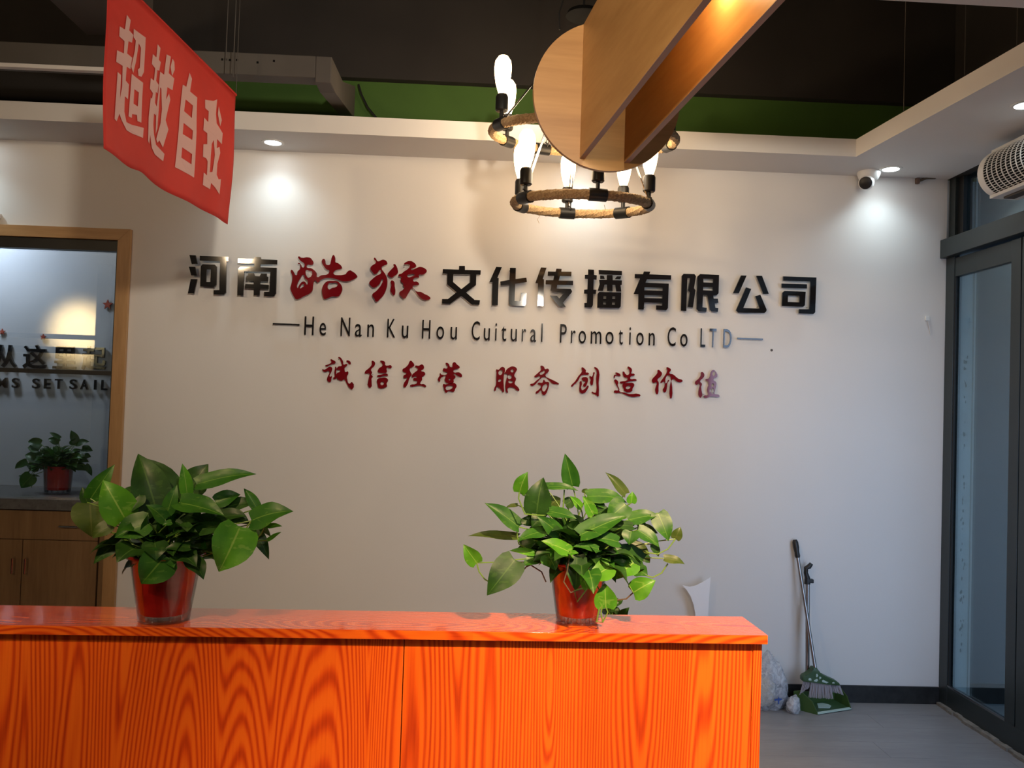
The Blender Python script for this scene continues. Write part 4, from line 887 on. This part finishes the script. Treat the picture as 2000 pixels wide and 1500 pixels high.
M['bag'] = mat('milky_plastic_film', (.62, .66, .72), .25, alpha=.62)
t = NT(M['bag']); n = t.n('ShaderNodeTexNoise', {'Vector': t.coord((28, 28, 28)), 'Scale': 1.0, 'Detail': 5.0, 'Distortion': 1.5}).outputs[0]
t.l(t.ramp(n, [(.3, (.52, .55, .62)), (.7, (.72, .74, .78))]), t.b.inputs['Base Color'])
t.l(t.ramp(n, [(.35, (.30, .30, .30)), (.7, (.72, .72, .72))]), t.b.inputs['Alpha']); t.bump(n, .35, .006)
def bag(name, c, sx, sy, sz, seed, label, material, parent=None, knot=True):
    from mathutils import noise
    bm = bmesh.new(); bmesh.ops.create_icosphere(bm, subdivisions=4, radius=1)
    for v in bm.verts:
        d = v.co.normalized(); n = noise.fractal(d*1.7+Vector((seed, 0, 0)), 1.0, 2.0, 3)+.35*abs(noise.noise(d*4+Vector((seed, 3, 1))))
        r_ = 1+.16*n
        z = d.z*r_
        pull = 1.0
        if knot and z > .3: pull = 1-.40*(z-.3)/.7
        v.co = Vector((d.x*r_*sx*pull+ (.25*sx*(z-.3) if z > .3 else 0), d.y*r_*sy*pull, max(-.72, z)*sz))
    lo = min(v.co.z for v in bm.verts)
    for v in bm.verts: v.co += Vector(c)+Vector((0, 0, -lo+.0015))
    b2 = B(); b2.bm.free(); b2.bm = bm
    return b2.obj(name, material, parent, True)
g0 = fz(1505, 1384)
be = empty('rubbish_bag', (g0.x, g0.y, 0), 'knotted see-through plastic rubbish bag on the floor by the desk end', 'bag')
bag('film', (g0.x-.02, g0.y+.02, 0), .100, .09, .160, 1.3, '', M['bag'], be)
bag('crumpled_contents', (g0.x-.045, g0.y+.03, .012), .075, .07, .075, 4.1, '', mat('bag_contents', (.62, .58, .48), .7), be, False)
bag('grey_contents', (g0.x+.04, g0.y+.02, .012), .05, .05, .05, 7.1, '', mat('grey_contents', (.20, .20, .23), .7), be, False)
M['blue'] = mat('blue_print', (.03, .08, .32), .5)
for sh in ([(270,880),(330,870),(345,830),(355,870),(395,870),(390,895),(350,900),(350,960),(335,965),(325,900),(275,910)],):
    yq = g0.y+.02-.098
    B().prism([Q(*z8(x, y), yq) for x, y in sh], (0, .002, 0)).obj('blue_mark', M['blue'], be)
g1 = fz(1551, 1394)
be2 = empty('crumpled_bag', (g1.x, g1.y, 0), 'small crumpled white plastic bag between the rubbish bag and dustpan', 'bag')
bag('film', (g1.x-.002, g1.y+.01, 0), .034, .030, .050, 11.3, '', M['bag'], be2, False)
bag('crumpled_contents', (g1.x-.002, g1.y+.012, .006), .022, .020, .032, 12.3, '', mat('white_tissue', (.66, .66, .66), .7), be2, False)

# ------------------------------------------------------------------ the oak disc with its two long boards
dc = D(1187, 188, 2.80); rad = 147*2.80/F
vd = (D(668, 905, 1)-CP).normalized()          # the boards run along this line
de = empty('hanging_board_sculpture', dc, 'round oak disc with two long oak boards hanging in front of the chandelier', 'hanging sculpture')
dn = Vector((.10, -1, 0)).normalized()
xx = Vector((0, 0, 1)).cross(dn).normalized()
pts = [dc+xx*(rad*math.cos(k*2*math.pi/72))+Vector((0, 0, rad*math.sin(k*2*math.pi/72))) for k in range(72)]
B().prism(pts, -dn*.018, .001).obj('disc', M['ply'], de, label='round veneered disc')
def onface(px, py):
    d = FW+RT*((px-1000)/F)-UP*((py-750)/F)
    return CP+d*((dc-CP).dot(dn)/d.dot(dn))
for (pt, pb, rr, hz) in (((1140, 47), (1137, 309), 0, 1), ((1226, 60), (1228, 318), 1, 0)):
    a_, b_2 = onface(*pt), onface(*pb)
    # vertical board: top and bottom at the disc, then running along -vd towards the viewer
    b_2 = Vector((a_.x, a_.y, b_2.z))
    run = -vd*1.75
    th_ = Vector((vd.y, -vd.x, 0)).normalized()*.018
    B().prism([a_, b_2, b_2+run, a_+run], th_, .0008).obj('board', M['plank'], de)
    B().prism([b_2+Vector((0, 0, -.0016)), b_2+run+Vector((0, 0, -.0016)), b_2+run-Vector((0, 0, .0004)), b_2-Vector((0, 0, .0004))], th_, 0).obj('edge_band', M['edge'], de)
for k, s_ in enumerate((.15, 1.45)):
    a_ = onface(1180, 60)-vd*s_
    B().tube([Vector((a_.x, a_.y, a_.z-.02)), Vector((a_.x, a_.y, ZC))], .002, 5).obj('suspension_wire', M['black'], de)
# warm spot that lights the boards from above
lamp('board_spot', 'POINT', D(1425, -48, 2.04), 10.0, (1, .80, .42), .03)

# ------------------------------------------------------------------ chandelier: two rope rings with bare bulbs
cc = D(1136, 400, 3.66); cu2 = D(1139, 268, 3.66)
ch = empty('chandelier', (cc.x, cc.y, cc.z), 'two tier rope ring chandelier with bare glowing bulbs and black sockets', 'chandelier')
def ring(c, rad_, tilt_x, tilt_y, rr=.0215, bulbs=(), brackets=()):
    q = Matrix.Rotation(R(tilt_x), 3, 'X') @ Matrix.Rotation(R(tilt_y), 3, 'Y')
    def pt(a): return c+q@Vector((rad_*math.cos(a), rad_*math.sin(a), 0))
    # twisted rope: three strands wound round the ring
    rb_ = B()
    n = 150
    for s_ in range(3):
        pts_ = []
        for k in range(n):
            a = 2*math.pi*k/n; tw = a*34+s_*2*math.pi/3
            rad_v = q@Vector((math.cos(a), math.sin(a), 0)); nz = q@Vector((0, 0, 1))
            pts_.append(pt(a)+(rad_v*math.cos(tw)+nz*math.sin(tw))*rr*.25)
        rb_.tube(pts_, rr*.80, 7, closed=True)
    rb_.obj('rope_ring', M['rope'], ch, True)
    for ad in brackets:
        a = R(ad); p0, p1 = pt(a-.036/rad_), pt(a+.036/rad_)
        bo = B().tube([p0, pt(a), p1], .0265, 14).obj('clamp', M['socket'], ch, True)
        z0 = pt(a)
        if ad in bulbs:
            B().tube([z0+Vector((0, 0, .015)), z0+Vector((0, 0, .052))], .009, 8).obj('socket_stem', M['socket'], ch)
            B().lathe([(0, .050), (.022, .051), (.0265, .056), (.0265, .112), (.022, .122), (0, .122)], z0, seg=16).obj('socket', M['socket'], ch, True)
            o = B().lathe([(.015, .121), (.019, .135), (.028, .165), (.034, .20), (.036, .235), (.033, .262), (.020, .282), (0, .289)], z0, seg=20).obj('bulb', M['filament'], ch, True)
    return pt
LB = (-84, -150, 154, 97, 43, -20); UB = (-156, 146, 113, 60, 8, -42, -95)
pl = ring(cc, .292, 5.5, 0, bulbs=LB, brackets=LB)
pu = ring(cu2, .395, 7.5, 1.5, bulbs=(-156, 146, 60, 8), brackets=UB)
lamp('chandelier_light', 'POINT', cc+Vector((-.12, -.05, .20)), 4.5, (1, .80, .58), .16)
lamp('chandelier_light', 'POINT', cc+Vector((.18, -.05, .20)), 4.5, (1, .80, .58), .16)
lamp('chandelier_light', 'POINT', cu2+Vector((-.30, .05, .20)), 6, (1, .78, .54), .10)
hub = D(1140, 32, 3.66)
B().lathe([(0, .045), (.02, .04), (.07, .018), (.078, .0), (.072, -.004), (0, -.004)], hub, seg=28).obj('canopy_dish', M['gap'], ch, True)
B().tube([hub+Vector((0, 0, .04)), (hub.x, hub.y, ZC)], .004, 6).obj('suspension_rod', M['socket'], ch)
B().tube([D(1093, 58, 3.6), D(1092, 25, 3.6), D(1100, 0, 3.6), Vector((D(1100, 0, 3.6).x, D(1100, 0, 3.6).y, ZC))], .0035, 6).obj('supply_cord', M['socket'], ch, True)
for a, fn in ((-152, pl), (-22, pl), (95, pl), (-152, pu), (-40, pu), (110, pu)):
    q = fn(R(a)); dq = Vector((q.y-cc.y, cc.x-q.x, 0)).normalized()*.006
    for s_ in (-1, 1):
        a2 = hub+(q-hub)*.06+Vector((0, 0, -.02))
        B().tube([q+dq*s_+Vector((0, 0, .018)), a2+dq*s_*.6], .0026, 6).obj('hanger_rod', M['chrome'], ch)
    B().tube([q+Vector((0, -.02, .0)), q+Vector((.008, -.028, .018)), q+Vector((-.006, -.02, .03)), q+Vector((0, 0, .035))], .003, 5).obj('wire_loop', M['socket'], ch)
for px, py in ((1052, 412), (1180, 400)):
    q = D(px, py, 3.5)
    B().tube([q, q+Vector((.006, 0, -.02)), q+Vector((-.004, 0, -.035)), q+Vector((.004, 0, -.052))], .0012, 4).obj('loose_fibre', M['rope'], ch)

# ------------------------------------------------------------------ red banner
dL, dR = 2.55, 3.54
TL, BL = D(210, -62, dL), D(210, 293, dL); TR, BR = D(461, 187, dR), D(458, 440, dR)
BR.x, BR.y = TR.x, TR.y; BL.x, BL.y = TL.x, TL.y
nb = (TR-TL).cross(BL-TL).normalized()
if nb.dot(CP-TL) < 0: nb = -nb
NX, NZ = 60, 24
def bpt(u, v, off=0):
    top_ = TL.lerp(TR, u); bo_ = BL.lerp(BR, u)
    sag = -.012*math.sin(math.pi*min(1, max(0, (u-.0)/1)))+.010*math.exp(-((u-.25)/.05)**2)
    p = top_.lerp(bo_+Vector((0, 0, sag)), v)
    w = .008*math.sin(u*9+v*1.5)*v+.004*math.sin(u*23+1)*v*v+.003*math.sin(v*7+u*4)
    return p+nb*(w+off)
vs = [bpt(i/NX, j/NZ) for j in range(NZ+1) for i in range(NX+1)]
fs = [(j*(NX+1)+i, j*(NX+1)+i+1, (j+1)*(NX+1)+i+1, (j+1)*(NX+1)+i) for j in range(NZ) for i in range(NX)]
me = mesh_of('cloth', vs, fs); me.polygons.foreach_set('use_smooth', [True]*len(me.polygons))
bn = empty('banner', TL.lerp(TR, .5), 'red cloth banner with large pale characters hanging high on the left', 'banner')
cl_ = link('cloth', me, M['banner'], bn)
sm = cl_.modifiers.new('thickness', 'SOLIDIFY'); sm.thickness = .0008
B().tube([TL+Vector((0, 0, .003)), TR+Vector((0, 0, .003))], .005, 6).obj('top_hem', M['banner'], bn)
for q in (TR, TL):
    B().tube([q, Vector((q.x, q.y, ZC))], .0015, 5).obj('hanging_string', M['duct'], bn)
BC = [
 [[[(145,95),(170,130),(160,195),(188,225),(180,275),(157,265),(150,345),(185,372),(175,445),(150,430),(145,520),(168,545),(162,640),(140,620),(135,720),(150,790),(265,835),(258,900),(150,840),(110,770),(98,735),(75,785),(60,770),(80,590),(88,465),(112,485),(105,640),(120,560),(122,425),(78,400),(82,325),(128,345),(130,265),(95,235),(98,170),(132,190)]],
  [[(190,185),(270,245),(265,470),(250,500),(230,490),(225,450),(237,440),(240,310),(225,280),(210,400),(195,470),(180,430),(200,330),(205,260),(190,240)]],
  [[(185,475),(262,540),(250,800),(225,785),(222,745),(190,735),(188,760),(165,750),(178,600)],[(205,575),(235,600),(228,690),(200,670)]]],
 [[[(350,285),(370,310),(362,385),(376,400),(368,455),(355,450),(350,520),(368,545),(362,600),(350,590),(345,660),(360,690),(352,740),(338,730),(332,800),(335,860),(350,930),(410,985),(402,1032),(340,990),(318,950),(308,870),(300,930),(292,910),(300,760),(315,630),(328,640),(322,760),(330,600),(308,575),(312,505),(335,520),(340,440),(316,415),(320,350),(345,370)]],
  [[(412,350),(440,365),(432,470),(470,505),(462,580),(428,560),(422,640),(440,600),(450,640),(420,770),(438,830),(400,945),(375,900),(360,915),(352,890),(385,790),(395,700),(388,570),(380,560),(372,700),(362,820),(348,860),(356,700),(368,600),(374,460),(402,480)]],
  [[(452,378),(465,400),(470,450),(455,490),(442,430)]]],
 [[[(565,470),(582,510),(572,590),(618,630),(608,850),(580,1140),(472,1070),(500,830),(525,545),(548,560)],[(545,640),(590,680),(582,760),(535,715)],[(530,790),(585,840),(578,900),(522,860)],[(515,945),(572,990),(565,1055),(508,1010)]]],
 [[[(668,645),(720,655),(745,645),(735,740),(738,800),(775,865),(765,935),(735,900),(730,960),(748,950),(752,990),(730,1060),(725,1130),(738,1160),(755,1160),(748,1260),(715,1210),(690,1180),(685,1220),(640,1190),(645,1110),(665,1130),(670,1040),(662,1020),(642,1010),(648,930),(672,930),(675,860),(652,840),(660,760),(685,790),(690,720),(668,700)],[(700,930),(713,905),(716,1000),(698,1110),(682,1110),(690,1010)]],
  [[(755,690),(773,780),(760,820),(748,740)]]]]
def banuv(x, y):
    px, py = 200+x/3.333, y/3.333
    d = FW+RT*((px-1000)/F)-UP*((py-750)/F)
    w = CP+d*((TL-CP).dot(nb)/d.dot(nb))
    hor = Vector((TR.x-TL.x, TR.y-TL.y, 0)); u = (w-TL).dot(hor)/hor.length_squared
    zt_1 = TL.lerp(TR, u).z; zb_1 = BL.lerp(BR, u).z
    return u, (zt_1-w.z)/(zt_1-zb_1)
for g in BC:
    G = [[[banuv(x, y) for x, y in s] for s in gg] for gg in g]
    allv, allf = [], []
    for gg in G:
        cu = bpy.data.curves.new('c', 'CURVE'); cu.dimensions = '2D'; cu.fill_mode = 'BOTH'
        for pts in gg:
            den = []
            for i_, p in enumerate(pts):
                q = pts[(i_+1) % len(pts)]
                for k in range(3): den.append((p[0]+(q[0]-p[0])*k/3, p[1]+(q[1]-p[1])*k/3))
            sp = cu.splines.new('POLY'); sp.points.add(len(den)-1)
            for bp, p in zip(sp.points, den): bp.co = (p[0], p[1], 0, 1)
            sp.use_cyclic_u = True
        me = eval_curve(cu); n0 = len(allv)
        allv += [bpt(v.co.x, v.co.y, .0030) for v in me.vertices]; allf += [tuple(i+n0 for i in p.vertices) for p in me.polygons]
    link('printed_character', mesh_of('printed_character', allv, allf), M['bprint'], bn)

# ------------------------------------------------------------------ far end of the hall: what the display glass mirrors
M['warmwall'] = paint('cream_paint', (.75, .66, .50), .03, .7, 2)
def refl(px, py, y):
    """point at depth y (behind the photographer) that the display glass shows at this pixel"""
    w = U(px, py, 1, .022); d = (w-CP); d.y = -d.y
    return w+d*((y-w.y)/d.y)
yr = -9.05
pc = refl(140, 640, yr)
box('shelf_bay_panel', (pc.x-1.1, yr-.1, 0), (pc.x+1.4, yr, 3.4), M['warmwall'], None, .002, kind='structure')
lamp('far_wall_lamp', 'SPOT', (pc.x+.1, yr+1.0, pc.z+.05), 800, (1, .80, .50), .1, 66, 1.0, (pc.x+.1, yr, pc.z-.05))

rk = empty('tall_rack', refl(120, 690, yr+1.6), 'tall timber rack standing before the lit cream wall at the far end of the hall', 'rack')
yk = yr+1.6
def rbar(name, p0, p1, w):
    a, b = refl(*p0, yk), refl(*p1, yk)
    B().tube([a, b], w, 4).obj(name, M['duct'], rk)
rbar('rail', (-40, 652), (250, 662), .045)
rbar('rail', (-40, 678), (250, 689), .06)
a = refl(207, 560, yk); 
B().box((a.x-.10, yk-.06, 0), (a.x+.10, yk+.06, 3.3), .01).obj('post', M['duct'], rk)
a = refl(-60, 560, yk)
B().box((a.x-.10, yk-.06, 0), (a.x+.10, yk+.06, 3.3), .01).obj('post', M['duct'], rk)
